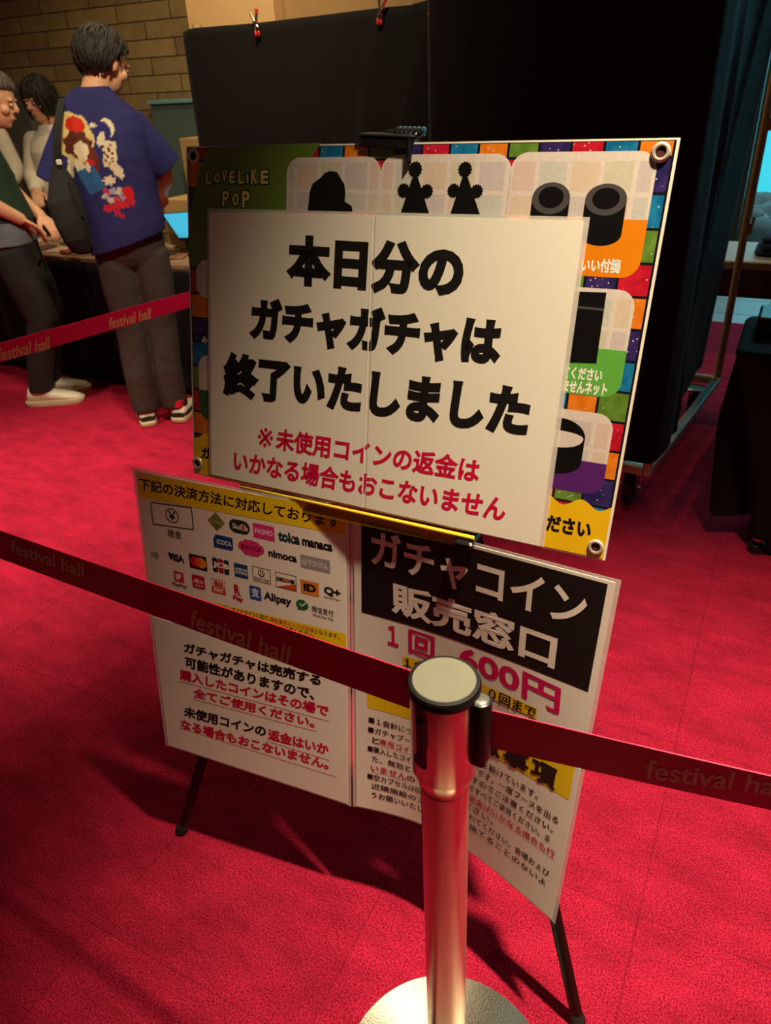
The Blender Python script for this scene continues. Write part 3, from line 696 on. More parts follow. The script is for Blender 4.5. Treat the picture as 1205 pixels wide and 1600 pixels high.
# ledge bars the board stands on
for sgn, q in ((-1, FLt), (1, FRt)):
    g_ = apex+(q-apex)*((apex[2]-0.885)/apex[2]); mb = MB(); mb.box(g_-en*0.018, (0.03, 0.05 if sgn > 0 else 0.016, 0.012), BLACKP, [ea, en, [0, 0, 1]], 0.003); mb.build('support_bracket', t_easel)
# clamp at the head
up_e = nrm(np.array([0, 0, 1.0])+en*SLOPE); of_ = np.cross(ea, up_e)*-1
cl, cr_ = epl((566, 222), 0.012), epl((652, 225), 0.012); cm = (cl+cr_)/2; ew = nrm(cr_-cl)
mb = MB(); mb.box(cm+up_e*0.002, (np.linalg.norm(cr_-cl), 0.028, 0.018), BLACKP, [ew, en, up_e], 0.005)
mb.box(cm+up_e*0.010-en*0.0, (np.linalg.norm(cr_-cl)*1.02, 0.030, 0.004), BLACKP, [ew, en, up_e], 0.002)
mb.box(cr_+up_e*-0.006-ew*0.006-en*0.004, (0.007, 0.024, 0.034), BLACKP, [ew, en, up_e], 0.003); mb.build('clamp_bar', t_easel)
kp = epl((638, 212), 0.0)
mb = MB(); mb.ball(kp+ew*0.002, (0.024, 0.016, 0.010), BLACKP, 18, 10, [ew, en, up_e])
for i in range(6): mb.ball(kp+ew*(-0.014+0.007*i)+up_e*0.006, (0.0035, 0.015, 0.006), BLACKP, 10, 8, [ew, en, up_e])
mb.tube([kp-ew*0.018, kp-ew*0.034+up_e*0.001], [0.008, 0.006], BLACKP, 10)
mb.build('clamp_knob', t_easel)

# ------------------------------------------------------------------ flat sheets from their four photographed corners
def quad_surf(px, s):
    """a parallelogram sheet whose corners lie on four sight lines, width s metres"""
    K = np.array([[F, 0, CX], [0, F, CY], [0, 0, 1]]); M = []
    for (x, y), (u, v) in zip(((0, 0), (1, 0), (1, 1), (0, 1)), px):
        M.append([x, y, 1, 0, 0, 0, -u*x, -u*y, -u]); M.append([0, 0, 0, x, y, 1, -v*x, -v*y, -v])
    H = np.linalg.inv(K) @ np.linalg.svd(np.array(M, float))[2][-1].reshape(3, 3)
    if H[2, 2] < 0: H = -H
    H = R @ H; H /= np.linalg.norm(H[:, 0]); a, b, t = H.T*s
    return Surf(lambda u, v: EYE+t+np.outer(u, a)+np.outer(v, b))
PAPER = mat('white_paper', rgb(236, 231, 214), rough=0.35, var=0.02, scale=5, coat=0.25)
PAPER2 = mat('white_sheet', rgb(238, 232, 220), rough=0.35, var=0.025, scale=6, coat=0.25)
INK = mat('black_print', rgb(18, 14, 14), rough=0.45, var=0.02)
INKR = mat('crimson_print', rgb(205, 12, 62), rough=0.45, var=0.03)
INKP = mat('magenta_print', rgb(208, 10, 92), rough=0.45, var=0.03)
YEL = mat('yellow_print', rgb(240, 205, 20), rough=0.4, var=0.06, scale=8)
FILM = film_mat('clear_laminate', (0.92, 0.88, 0.82, 1), 0.42, 0.12)
CREASE = mat('pale_crease', rgb(250, 246, 236), rough=0.3, var=0.02)

# ---- the colourful board
BD = quad_surf([(291, 229), (1063, 215), (945, 876), (303, 740)], 0.735)
t_b = thing('display_board', 'large colourful poster board with metal eyelets clamped to the black easel', 'board', tuple(BD.p([0.5, 1.0])[0]))
mb = MB(); BD.sheet(mb, mat('foam_board_edge', rgb(238, 230, 210), rough=0.6), th=0.006); mb.build('foam_board', t_b)
mw, mh = BD.metric([0.5, 0.5])
def bu(x): return x/mw
def bv(y): return y/mh
def speck(name, c, c2):
    M = bpy.data.materials.new(name); M.use_nodes = True; nt = M.node_tree; b = nt.nodes['Principled BSDF']; b.inputs['Roughness'].default_value = 0.25
    b.inputs['Coat Weight'].default_value = 0.3
    tc = nt.nodes.new('ShaderNodeTexCoord'); n = nt.nodes.new('ShaderNodeTexNoise'); n.inputs['Scale'].default_value = 60; n.inputs['Detail'].default_value = 4
    v = nt.nodes.new('ShaderNodeTexVoronoi'); v.inputs['Scale'].default_value = 130
    r = nt.nodes.new('ShaderNodeValToRGB'); r.color_ramp.elements[0].position = 0.35; r.color_ramp.elements[1].position = 0.75
    r.color_ramp.elements[0].color = c; r.color_ramp.elements[1].color = c2
    r2 = nt.nodes.new('ShaderNodeValToRGB'); r2.color_ramp.elements[0].position = 0.09; r2.color_ramp.elements[0].color = (1, 1, 1, 1); r2.color_ramp.elements[1].position = 0.13; r2.color_ramp.elements[1].color = (0, 0, 0, 1)
    mx = nt.nodes.new('ShaderNodeMix'); mx.data_type = 'RGBA'; mx.inputs[7].default_value = (0.75, 0.75, 0.8, 1)
    for s_, o_ in ((tc.outputs['Object'], n.inputs['Vector']), (tc.outputs['Object'], v.inputs['Vector']), (n.outputs['Fac'], r.inputs[0]), (v.outputs['Distance'], r2.inputs[0]), (r2.outputs[0], mx.inputs[0]), (r.outputs[0], mx.inputs[6]), (mx.outputs[2], b.inputs['Base Color'])): nt.links.new(s_, o_)
    return M
BASE = mat('near_black_print', rgb(22, 20, 30), rough=0.25, coat=0.3)
SEQ = [speck('orange_square', rgb(214, 112, 22), rgb(236, 140, 40)), speck('teal_square', rgb(10, 98, 150), rgb(40, 140, 185)),
       speck('red_square', rgb(176, 18, 40), rgb(214, 34, 60)), speck('navy_square', rgb(34, 28, 84), rgb(66, 48, 110)), speck('green_square', rgb(84, 120, 40), rgb(112, 150, 60))]
mb = MB(); BD.patch(mb, 0.004, 0.004, 0.996, 0.996, BASE, 0.00005)
ur, vr = BD.uv((1055, 242)); pu = bu(0.0405); pv = bv(0.0400); gap = 0.085
u_r = 0.992; v_t0 = BD.uv((1040, 243))[1]
nc, nr = 19, 15
for i in range(nc):
    for j in range(nr):
        u1 = u_r-i*pu; u0 = u1-pu*(1-gap); v0 = v_t0+(j-1)*pv+pv*gap; v1 = v_t0+j*pv
        u0, u1 = max(u0, 0.006), min(u1, 0.994); v0, v1 = max(v0, 0.006), min(v1, 0.994)
        if u1-u0 < 0.01 or v1-v0 < 0.01: continue
        BD.patch(mb, u0, v0, u1, v1, SEQ[(i+3*j) % 5], 0.0001)
mb.build('printed_squares', t_b, smooth=0)
GREEN = mat('moss_green_print', rgb(104, 132, 44), rough=0.3, var=0.1, scale=10, coat=0.3)
mb = MB(); gp = [BD.uv(p) for p in ((327, 229.5), (502, 223), (478, 258), (462, 300), (470, 350), (420, 420), (333, 430), (322, 408), (303, 412), (295, 404), (294, 370), (298, 330), (306, 290), (315, 255))]
BD.poly(mb, gp, GREEN, 0.00015); mb.build('green_panel', t_b, smooth=0)
# translucent-white cards with coloured feet
CARDW = film_mat('milky_card', rgb(222, 210, 200), 0.93, 0.3, True)
def card(TL, BR, split, foot, ncorner=0.022, hide=None):
    (u0, v0), (u1, v1) = BD.uv(TL), BD.uv(BR); vs = BD.uv(split)[1]; ru, rv = bu(ncorner), bv(ncorner)
    mb = MB(); full = rrect(u0, v0, u1, v1, ru, rv)
    topp = [(u, min(v, vs)) for u, v in full]; BD.poly(mb, topp, CARDW, 0.0002)
    bot = [(u, max(v, vs)) for u, v in full]; BD.poly(mb, bot, foot, 0.00022)
    mb.build('printed_card', t_b, smooth=0); return u0, v0, u1, v1
ORG = mat('orange_print', rgb(226, 130, 12), rough=0.3, coat=0.3); LIME = mat('leaf_green_print', rgb(96, 172, 66), rough=0.3, coat=0.3)
VIO = mat('violet_print', rgb(86, 34, 112), rough=0.3, coat=0.3); REDC = mat('poppy_red_print', rgb(196, 26, 48), rough=0.3, coat=0.3); SEA = mat('sea_green_print', rgb(20, 112, 96), rough=0.3, coat=0.3)
DKG = mat('deep_green_print', rgb(52, 96, 40), rough=0.3, coat=0.3)
k1_ = card((449, 246), (586, 440), (520, 330), REDC)
k2_ = card((597, 242), (780, 440), (690, 334), SEA)
k3_ = card((801, 238), (997, 436), (900, 341), ORG)
k4_ = card((800, 442), (967, 624), (900, 541), LIME)
k5_ = card((800, 628), (940, 776), (880, 715), VIO)
card((306, 405), (440, 476), (330, 474), CARDW); card((310, 553), (440, 676), (330, 611), DKG)
# silhouettes printed on the cards
SIL = mat('silhouette_black_print', rgb(14, 12, 12), rough=0.3, coat=0.3); SILG = mat('silhouette_grey_print', rgb(74, 70, 72), rough=0.3, coat=0.3)
mb = MB()
def DS():
    global mb
    mb.build('product_silhouette', t_b, smooth=0); mb = MB()
def pp(l): return [BD.uv(p) for p in l]
BD.poly(mb, pp([(481, 330), (483, 312), (484, 300), (489, 287), (502, 277), (508, 270), (517, 267), (527, 269), (532, 278), (538, 287), (540, 300), (539, 315), (550, 322), (551, 331), (540, 335), (500, 335)]), SIL, 0.0003); DS()
for x_ in (649, 727):
    w_ = 0 if x_ < 700 else 1
    BD.poly(mb, pp([(x_-4, 276), (x_+4, 276), (x_+23+w_, 338), (x_-24, 337)]), SIL, 0.0003)
    for (cx_, cy_, r_) in ((x_, 265, 10.5), (x_-18, 298, 9.5), (x_+18, 299, 9.5)):
        u0, v0 = BD.uv((cx_, cy_)); ru = abs(BD.uv((cx_+r_, cy_))[0]-u0)
        pts = []
        for i in range(56):
            a_ = 2*math.pi*i/56; k_ = 1+0.10*math.cos(14*a_); pts.append((u0+ru*k_*math.cos(a_), v0+ru*mw/mh*k_*math.sin(a_)))
        BD.poly(mb, pts, SIL, 0.00032)
    DS()
for cx_, cy_, rx_, ry_, bot_, rb in ((861, 310, 30, 25, 345, 30), (947, 312, 33, 25, 366, 29)):
    u0, v0 = BD.uv((cx_, cy_)); ru = abs(BD.uv((cx_+rx_, cy_))[0]-u0); rv = abs(BD.uv((cx_, cy_+ry_))[1]-v0)
    vb = BD.uv((cx_-3, bot_))[1]
    body = [(u0-ru, v0), (u0+ru, v0)]+[(u0+ru*math.cos(a), vb+rv*0.75*math.sin(a)) for a in np.linspace(0, math.pi, 16)]
    BD.poly(mb, body, SIL, 0.0003); BD.poly(mb, ell(u0, v0, ru, rv), SILG, 0.00034); BD.poly(mb, ell(u0, v0-rv*0.06, ru*0.66, rv*0.68), SIL, 0.00037); DS()
BD.poly(mb, pp([(890, 455), (948, 457), (932, 568), (870, 566)]), SIL, 0.0003)
l0, l1 = BD.uv((886, 478)), BD.uv((944, 484)); line_mb(mb, BD, l0, l1, 0.003, SILG, 0.00034); DS()
u0, v0 = BD.uv((872, 680)); ru = abs(BD.uv((915, 682))[0]-u0); rv = abs(BD.uv((872, 652))[1]-v0)
ring_ = [(u0+ru*math.cos(a), v0+rv*math.sin(a)) for a in np.linspace(-math.pi, 0, 20)]
low = [(u0+ru*math.cos(a), v0+rv*1.35+rv*math.sin(a)*0.85) for a in np.linspace(0, math.pi, 20)]
BD.poly(mb, ring_+low, SIL, 0.0003); BD.poly(mb, ell(u0, v0+rv*0.05, ru*0.94, rv*0.62)[0:28], CARDW, 0.00034)
BD.poly(mb, [(u0+ru*0.97*math.cos(a), v0+rv*0.02+rv*0.66*math.sin(a)) for a in np.linspace(-math.pi, 0, 20)]+[(u0+ru*0.94*math.cos(a), v0-rv*0.30*math.sin(a)) for a in np.linspace(0, math.pi, 20)][::1], SIL, 0.00037)
DS()
# faint grid of squares showing through the milky cards
GT = [film_mat('faint_tint_%d' % i, c, 0.22, 0.3, True) for i, c in enumerate((rgb(232, 200, 150), rgb(180, 205, 205), rgb(232, 180, 170), rgb(190, 180, 200), rgb(200, 205, 160)))]
for (u0, v0, u1, v1), vs in ((k1_, BD.uv((520, 330))[1]), (k2_, BD.uv((690, 334))[1]), (k3_, BD.uv((900, 341))[1]), (k4_, BD.uv((900, 541))[1]), (k5_, BD.uv((880, 715))[1])):
    mb = MB()
    for i in range(nc):
        for j in range(nr):
            a1 = u_r-i*pu; a0 = a1-pu*0.86; b0 = v_t0+(j-1)*pv+pv*0.14; b1 = v_t0+j*pv
            a0, a1, b0, b1 = max(a0, u0+bu(.004)), min(a1, u1-bu(.004)), max(b0, v0+bv(.006)), min(b1, vs-bv(0.001))
            if a1-a0 > 0.006 and b1-b0 > 0.006: BD.patch(mb, a0, b0, a1, b1, GT[(i+3*j) % 5], 0.00025)
    mb.build('faint_squares', t_b, smooth=0)
# yellow foot band with a wavy upper edge
mb = MB(); la_, lb_ = BD.uv((303, 678)), BD.uv((955, 795)); band = []
for i in range(361):
    u = 0.004+0.992*i/360; band.append((u, la_[1]+(lb_[1]-la_[1])*u+0.011*math.sin(u*2*math.pi*14.5+0.8)))
for i in range(360):
    (u0, v0), (u1, v1) = band[i], band[i+1]; mb.add(BD.lift([(u0, v0), (u1, v1), (u1, 0.996), (u0, 0.996)], 0.0004), [(0, 1, 2, 3)], MATS.get('golden_yellow_print') or mat('golden_yellow_print', rgb(238, 190, 18), rough=0.3, coat=0.3))
mb.build('yellow_band', t_b, smooth=0)
mb = MB(); ink(mb, BD, 'ください', (835, 799), (926, 815), (832, 826), INK, 0.06, 0.00048); mb.build('black_lettering', t_b, smooth=0)
mb = MB(); ink(mb, BD, 'ガ', (315, 697), (330, 699), (314, 716), INK, 0.06, 0.00048); mb.build('black_lettering', t_b, smooth=0)

WINK = mat('white_print', rgb(240, 236, 226), rough=0.35)
mb = MB(); ink(mb, BD, 'かわいい付箋', (879, 401), (972, 405), (876, 423), WINK, 0.05, 0.00034); mb.build('white_lettering', t_b, smooth=0)
mb = MB(); ink(mb, BD, 'してください', (870, 570), (943, 577), (867, 590), WINK, 0.05, 0.00034); mb.build('white_lettering', t_b, smooth=0)
mb = MB(); ink(mb, BD, 'しませんネット', (870, 592), (951, 599), (867, 612), WINK, 0.05, 0.00034); mb.build('white_lettering', t_b, smooth=0)
mb = MB(); ink(mb, BD, 'みんな', (315, 525), (346, 528), (315, 536), WINK, 0.05, 0.00034); mb.build('white_lettering', t_b, smooth=0)

CRM = mat('pale_yellow_print', rgb(238, 226, 130), rough=0.35)
mb = MB()
for s_, x0, x1, y0, y1 in (('L', 321, 331, 267, 289), ('O', 334, 345, 270, 286), ('V', 346, 356, 265, 286), ('E', 358, 368, 267, 287), ('L', 372, 382, 266, 288), ('I', 385, 389, 272, 287), ('K', 392, 403, 264, 288), ('E', 407, 420, 266, 288), ('P', 347, 359, 298, 323), ('O', 363, 374, 302, 322), ('P', 378, 391, 298, 325)):
    ink(mb, BD, s_, (x0-1.2, y0-1.2), (x1+1.2, y0-1.7), (x0-1.2, y1+1.2), INK, 0.085, 0.0003, 8); ink(mb, BD, s_, (x0+0.6, y0+0.6), (x1-0.6, y0), (x0+0.6, y1-0.6), CRM, 0.035, 0.0004, 8)
mb.build('outlined_title', t_b, smooth=0)
for px in ((303, 244), (1033, 238), (931, 855), (309, 724)):
    uv = BD.uv(px); n_ = BD.n(uv)[0]; p = BD.p(uv)[0]
    mb = MB(); mb.lathe(p, [(0.0058, 0.00005), (0.0064, 0.0022), (0.0086, 0.0030), (0.0108, 0.0020), (0.0115, 0.0006)], mat('nickel_eyelet', rgb(225, 212, 184), rough=0.4, metal=0.6), axis=n_, n=32, caps=(False, False))
    mb.lathe(p, [(0.0001, 0.0012), (0.0060, 0.0012)], mat('eyelet_hole', rgb(70, 22, 24), rough=0.9), axis=n_, n=24, caps=(True, False))
    mb.build('eyelet', t_b, smooth=50)

# ---- white closing notice taped over the board
def in_front(px, surf, gap):
    """width at which the photographed quad lies gap metres in front of another sheet"""
    lo, hi = 0.2, 1.2
    for _ in range(40):
        m_ = (lo+hi)/2; q = quad_surf(px, m_); c = q.p([0.5, 0.5])[0]; d = (c-surf.p([0.5, 0.5])[0])@surf.n([0.5, 0.5])[0]
        if d > gap: lo = m_
        else: hi = m_
    return quad_surf(px, lo)
_bn, _bp = BD.n([0.5, 0.5])[0], BD.p([0.5, 0.5])[0]
_q = [at_plane(p, _bp+_bn*0.004, _bn) for p in ((327, 331), (912, 346), (842, 853), (330, 741))]
WN = Surf(lambda u, v: np.outer((1-u)*(1-v), _q[0])+np.outer(u*(1-v), _q[1])+np.outer(u*v, _q[2])+np.outer((1-u)*v, _q[3]))
t_w = thing('closing_notice', 'big white laminated notice with black and crimson lettering taped over the colourful board', 'notice', tuple(WN.p([0.5, 1.0])[0]))
def slight(g): return 0.0012*np.sin(g[:, 0]*9)*np.sin(g[:, 1]*5)
mb = MB(); WN.sheet(mb, PAPER, th=0.0009, nu=2, nv=1); mb.build('paper', t_w, smooth=0)
mb = MB(); WN.sheet(mb, FILM, -0.008, -0.012, 1.012, 1.0, eps=-0.0010, th=0.0004); mb.build('laminate_margin', t_w, smooth=0)
mb = MB(); ink(mb, WN, '本日分の', (449, 366), (729, 381), (447, 446), INK, 0.068); mb.build('black_lettering', t_w, smooth=0)
mb = MB(); ink(mb, WN, 'ガチャガチャは', (391, 463), (790, 496), (389, 532), INK, 0.072); mb.build('black_lettering', t_w, smooth=0)
mb = MB(); ink(mb, WN, '終了いたしました', (350, 548), (836, 602), (348, 619), INK, 0.068); mb.build('black_lettering', t_w, smooth=0)

mb = MB(); ink(mb, WN, '※', (404, 667), (428, 670), (402, 697), INKR, 0.0); mb.build('crimson_lettering', t_w, smooth=0); mb = MB(); ink(mb, WN, '未使用コインの返金は', (432, 668), (753, 717), (430, 703), INKR, 0.04); mb.build('crimson_lettering', t_w, smooth=0)
mb = MB(); ink(mb, WN, 'いかなる場合もおこないません', (366, 702), (795, 777), (364, 736), INKR, 0.04); mb.build('crimson_lettering', t_w, smooth=0)

mb = MB(); line_mb(mb, WN, WN.uv((583, 338)), WN.uv((566, 794)), 0.0022, CREASE, 0.00025, 8); line_mb(mb, WN, WN.uv((587, 338)), WN.uv((571, 795)), 0.0007, mat('grey_crease', rgb(176, 168, 150), rough=0.4), 0.00026, 8); mb.build('sheet_joint', t_w, smooth=0)

# ---- four laminated sheets hanging below in two leaves
LS = quad_surf([(207, 732), (547, 800), (550, 1260), (262, 1165)], 0.432)
FT, FB = LS.p([1, 0])[0], LS.p([1, 1])[0]
zt_, zb_ = FT[2], FB[2]
topL = np.array([at_z(p, zt_) for p in ((547, 800), (760, 855), (970, 910))])
botL = np.array([at_z(p, zb_) for p in ((551, 1259.5), (600, 1269), (653, 1283), (725, 1322), (800, 1383), (867, 1443))])
def arc(P):
    l = np.concatenate([[0], np.cumsum(np.linalg.norm(np.diff(P, axis=0), axis=1))]); return P, l/l[-1]
def smooth_pl(P, n=60, it=60):
    P, l = arc(P); s = np.linspace(0, 1, n); Q = np.stack([np.interp(s, l, P[:, k]) for k in range(3)], 1)
    for _ in range(it): Q[1:-1] = (Q[:-2]+2*Q[1:-1]+Q[2:])/4
    return Q
TQ, BQ = smooth_pl(topL), smooth_pl(botL)
def rs(u, v):
    s = np.linspace(0, 1, 60); o = []
    for Q in (TQ, BQ):
        e = np.stack([np.interp(u, s, Q[:, k]) for k in range(3)], 1); lo = (u < 0)[:, None]; hi = (u > 1)[:, None]
        e = e+np.where(lo, u[:, None]*(Q[1]-Q[0])*59, 0)+np.where(hi, (u-1)[:, None]*(Q[-1]-Q[-2])*59, 0); o.append(e)
    return o[0]*(1-v)[:, None]+o[1]*v[:, None]
RS = Surf(rs)
def sign(name, label, S_, u0, u1, v0, v1, nu):
    base = S_.p([(u0+u1)/2, v1])[0]; t = thing(name, label, 'notice', tuple(base))
    mb = MB(); S_.sheet(mb, PAPER2, u0, v0, u1, v1, nu, 6, th=0.0008); mb.build('paper', t, smooth=60)
    mb = MB(); S_.sheet(mb, FILM, u0-0.016, v0-0.008, u1+0.016, v1+0.006, nu, 4, eps=-0.0008, th=0.0004); mb.build('laminate_margin', t, smooth=60); return t
BG = 0.00018                                               # print sits just proud of the sheet
vspL = LS.uv((241, 963))[1]
# payment methods
t = sign('payment_notice', 'upper left hanging notice listing payment logos under a yellow heading', LS, 0.012, 0.980, 0.004, vspL-0.006, 4)
def c7(x, y): return (200+x/3.347, 720+y/3.347)
mb = MB(); LS.poly(mb, [LS.uv(c7(*p)) for p in ((45, 62), (1138, 262), (1140, 390), (62, 190))], YEL, BG); mb.build('heading_band', t, smooth=0)
mb = MB(); ink(mb, LS, '下記の決済方法に対応しております', c7(58, 86), c7(1112, 290), c7(60, 150), INK, 0.03, BG+6e-5); mb.build('black_heading', t, smooth=0)
mb = MB(); cq = [LS.uv(c7(*p)) for p in ((120, 217), (332, 245), (343, 360), (131, 330))]
for i in range(4): line_mb(mb, LS, cq[i], cq[(i+1) % 4], 0.0020, INK, BG, 1)
cu, cv = LS.uv(c7(231, 287)); lw, lh = LS.metric([0.3, 0.2]); rr0 = 0.0145
for i in range(40):
    a0, a1 = 2*math.pi*i/40, 2*math.pi*(i+1)/40
    mb.add(LS.lift([(cu+r_*math.cos(a_)/lw, cv+r_*math.sin(a_)/lh) for r_, a_ in ((rr0, a0), (rr0, a1), (rr0-0.0018, a1), (rr0-0.0018, a0))], BG), [(0, 1, 2, 3)], INK)
ink_uv(mb, LS, '￥', (cu-0.008/lw, cv-0.009/lh), (0.016/lw, 0), (0, 0.018/lh), INK, 0.02, BG)
ink(mb, LS, '現金', c7(205, 357), c7(280, 368), c7(207, 398), INK, 0.01, BG); mb.build('cash_symbol', t, smooth=0)
LGC = {}
def lm(r, g, b_): return mat('logo_ink_%02x%02x%02x' % (r, g, b_), rgb(r, g, b_), rough=0.4, var=0.02)
class Logo:
    def __init__(s, cx, cy): s.mb = MB(); s.c = LS.uv(c7(cx, cy)); s.e = BG
    def sc(s, w): return w/3.347/1000.0                    # crop px -> about metres on this sheet
    def U(s, x): return x*s.k/lw
    def V(s, y): return y*s.k/lh
    k = 0.432/345*1.0/3.347*1.04
    def rect(s, x0, y0, x1, y1, m, r=0.0):
        P = rrect(s.c[0]+s.U(x0), s.c[1]+s.V(y0), s.c[0]+s.U(x1), s.c[1]+s.V(y1), s.U(r), s.V(r)) if r else [(s.c[0]+s.U(x), s.c[1]+s.V(y)) for x, y in ((x0, y0), (x0, y1), (x1, y1), (x1, y0))]
        LS.poly(s.mb, P, m, s.e); s.e += 3e-5; return s
    def pol(s, pts, m): LS.poly(s.mb, [(s.c[0]+s.U(x), s.c[1]+s.V(y)) for x, y in pts], m, s.e); s.e += 3e-5; return s
    def circ(s, x, y, r, m, ry=None): LS.poly(s.mb, ell(s.c[0]+s.U(x), s.c[1]+s.V(y), s.U(r), s.V(ry or r)), m, s.e); s.e += 3e-5; return s
    def txt(s, t_, x0, y0, x1, y1, m, bold=0.05): ink_uv(s.mb, LS, t_, (s.c[0]+s.U(x0), s.c[1]+s.V(y0)), (s.U(x1-x0), 0), (0, s.V(y1-y0)), m, bold, s.e); s.e += 3e-5; return s
    def frame(s, x0, y0, x1, y1, w, m):
        return s.rect(x0, y0, x1, y0+w, m).rect(x0, y1-w, x1, y1, m).rect(x0, y0, x0+w, y1, m).rect(x1-w, y0, x1, y1, m)
    def done(s): return s.mb.build('payment_logo', t, smooth=0)
WH = lm(236, 230, 220); BK = lm(24, 22, 24); PK = lm(222, 50, 120); NV = lm(20, 66, 130); RD = lm(214, 24, 56)
Logo(462, 318).pol([(-46, 0), (0, 48), (46, 0), (0, -48)], lm(120, 120, 50)).pol([(-38, -2), (0, 38), (38, -2), (0, -6)], lm(96, 110, 44)).txt('Kitaca', -30, -8, 30, 10, lm(190, 180, 120), 0.02).done()
Logo(583, 345).rect(-54, -34, 54, 34, lm(40, 46, 34), 33).txt('Suica', -36, -12, 44, 14, WH, 0.03).circ(20, 1, 17, lm(226, 160, 150)).txt('i', 16, -12, 24, 14, lm(60, 40, 40), 0.06).done()
Logo(711, 373).rect(-54, -36, 54, 36, PK).txt('PASMO', -45, -13, 45, 13, lm(245, 214, 224), 0.03).done()
Logo(842, 402).txt('toica', -54, -26, 54, 26, lm(22, 60, 66), 0.06).circ(-6, -2, 7, lm(60, 150, 190)).circ(12, -4, 7, lm(230, 150, 60)).done()
Logo(990, 441).txt('manaca', -74, -17, 74, 17, BK, 0.055).done()
Logo(498, 427).pol([(-52, -10), (-38, -34), (52, -34), (52, 26), (40, 34), (-52, 34)], NV).txt('ICOCA', -34, -11, 44, 13, WH, 0.03).done()
L_ = Logo(645, 455)
for x_, y_, r_ in ((-44, 0, 24), (-22, -14, 24), (2, -16, 24), (26, -12, 24), (44, 0, 24), (24, 14, 24), (0, 16, 24), (-24, 14, 24), (0, 0, 26)): L_.circ(x_, y_, r_, PK)
L_.txt('SUGOCA', -52, -12, 54, 12, lm(140, 16, 70), 0.05).done()
Logo(809, 497).txt('nimoca', -72, -19, 72, 19, BK, 0.05).done()
Logo(980, 539).rect(-72, -32, 72, 32, lm(150, 142, 150)).txt('はやかけん', -64, -18, 64, 18, lm(206, 196, 196), 0.05).done()
L_ = Logo(118, 488)
for i, r_ in enumerate((14, 26, 38, 50)):
    for j in range(8):
        a0, a1 = math.radians(-38+9.5*j), math.radians(-28.5+9.5*j); L_.pol([(q_*math.cos(a_)-8, q_*math.sin(a_)*0.62) for q_, a_ in ((r_-2.6, a0), (r_-2.6, a1), (r_+2.6, a1), (r_+2.6, a0))], BK); L_.e -= 3e-5
L_.done()
Logo(252, 507).txt('VISA', -46, -20, 46, 20, BK, 0.07).pol([(-50, -20), (-24, -20), (-16, 14), (-38, -12)], BK).done()
Logo(367, 531).rect(-49, -38, 49, 38, BK).circ(-17, 0, 28, lm(206, 20, 40)).circ(18, 0, 28, lm(240, 140, 20)).circ(0, 0, 17, lm(236, 92, 30), 22).done()
L_ = Logo(487, 551)
for i, c_ in enumerate((lm(30, 40, 40), lm(178, 16, 44), lm(30, 52, 40))): L_.rect(-46+31*i, -38, -18+31*i, 38, c_, 8)
L_.txt('JCB', -44, -17, 44, 17, WH, 0.08).done()
Logo(592, 576).rect(-36, -36, 36, 36, lm(22, 66, 120)).txt('AMERICAN', -32, -14, 32, 0, WH, 0.03).txt('EXPRESS', -32, 4, 32, 18, WH, 0.03).done()
Logo(699, 598).frame(-48, -38, 48, 38, 3, lm(110, 96, 90)).circ(0, -10, 17, BK).circ(0, -10, 13, WH).rect(-7, -20, -3, 0, BK).rect(3, -20, 7, 0, BK).txt('Diners Club', -40, 12, 40, 28, BK, 0.01).done()
Logo(827, 631).frame(-54, -40, 54, 40, 3, lm(120, 104, 96)).pol([(-50, 37), (51, 37), (51, 4)], lm(206, 70, 40)).txt('DISCOVER', -48, -16, 48, 4, BK, 0.06).circ(4, -6, 9, lm(214, 90, 40)).done()
Logo(951, 666).rect(-46, -36, 46, 36, lm(222, 130, 40)).txt('iD', -32, -22, 32, 20, BK, 0.07).done()
Logo(1068, 691).txt('Q+', -40, -26, 42, 20, BK, 0.06).txt('QUICPay+', -42, 24, 44, 36, lm(150, 40, 60), 0.02).done()
Logo(267, 607).rect(-28, -29, 28, 29, RD, 4).txt('P', -10, -17, 14, 17, WH, 0.10).rect(-18, -12, -10, 16, WH).txt('PayPay', -42, 36, 42, 62, BK, 0.02).done()
Logo(369, 634).rect(-36, -37, 36, 37, lm(196, 16, 56), 12).txt('d払い', -26, -18, 28, 8, WH, 0.05).circ(-14, 20, 5, WH).circ(2, 20, 5, WH).circ(18, 20, 5, WH).done()
Logo(474, 657).frame(-38, -38, 38, 38, 3, lm(210, 110, 80)).rect(-38, 4, 38, 38, lm(212, 60, 36)).txt('au', -24, -30, 26, -2, lm(214, 70, 40), 0.05).txt('PAY', -26, 10, 28, 32, WH, 0.05).done()
Logo(574, 691).txt('R', -18, -44, 16, 8, lm(190, 14, 40), 0.07).rect(-16, 12, 20, 15, lm(190, 14, 40)).txt('Pay', -28, 18, 30, 48, lm(190, 14, 40), 0.06).done()
Logo(667, 692).rect(-31, -37, 31, 37, lm(34, 92, 170), 8).txt('支', -22, -26, 22, 22, WH, 0.04).txt('Alipay', 44, -22, 190, 32, lm(30, 34, 50), 0.045).done()
L_ = Logo(912, 756); L_.circ(0, -2, 32, lm(24, 104, 44), 27).pol([(-26, 10), (-22, 30), (-4, 22)], lm(24, 104, 44)).pol([(-16, -6), (-2, 8), (24, -18), (20, -22), (-2, 0), (-12, -10)], WH)
L_.txt('微信支付', 48, -14, 158, 20, lm(50, 46, 46), 0.01).txt('WeChat Pay', 52, 28, 160, 46, lm(50, 46, 46), 0.01).done()
def c8(x, y): return (220+x/3.544, 940+y/3.544)
mb = MB(); LS.poly(mb, [LS.uv(c7(*p)) for p in ((235, 690), (300, 705), (1142, 905), (1142, 1000), (240, 790))], YEL, BG); mb.build('footer_band', t, smooth=0)
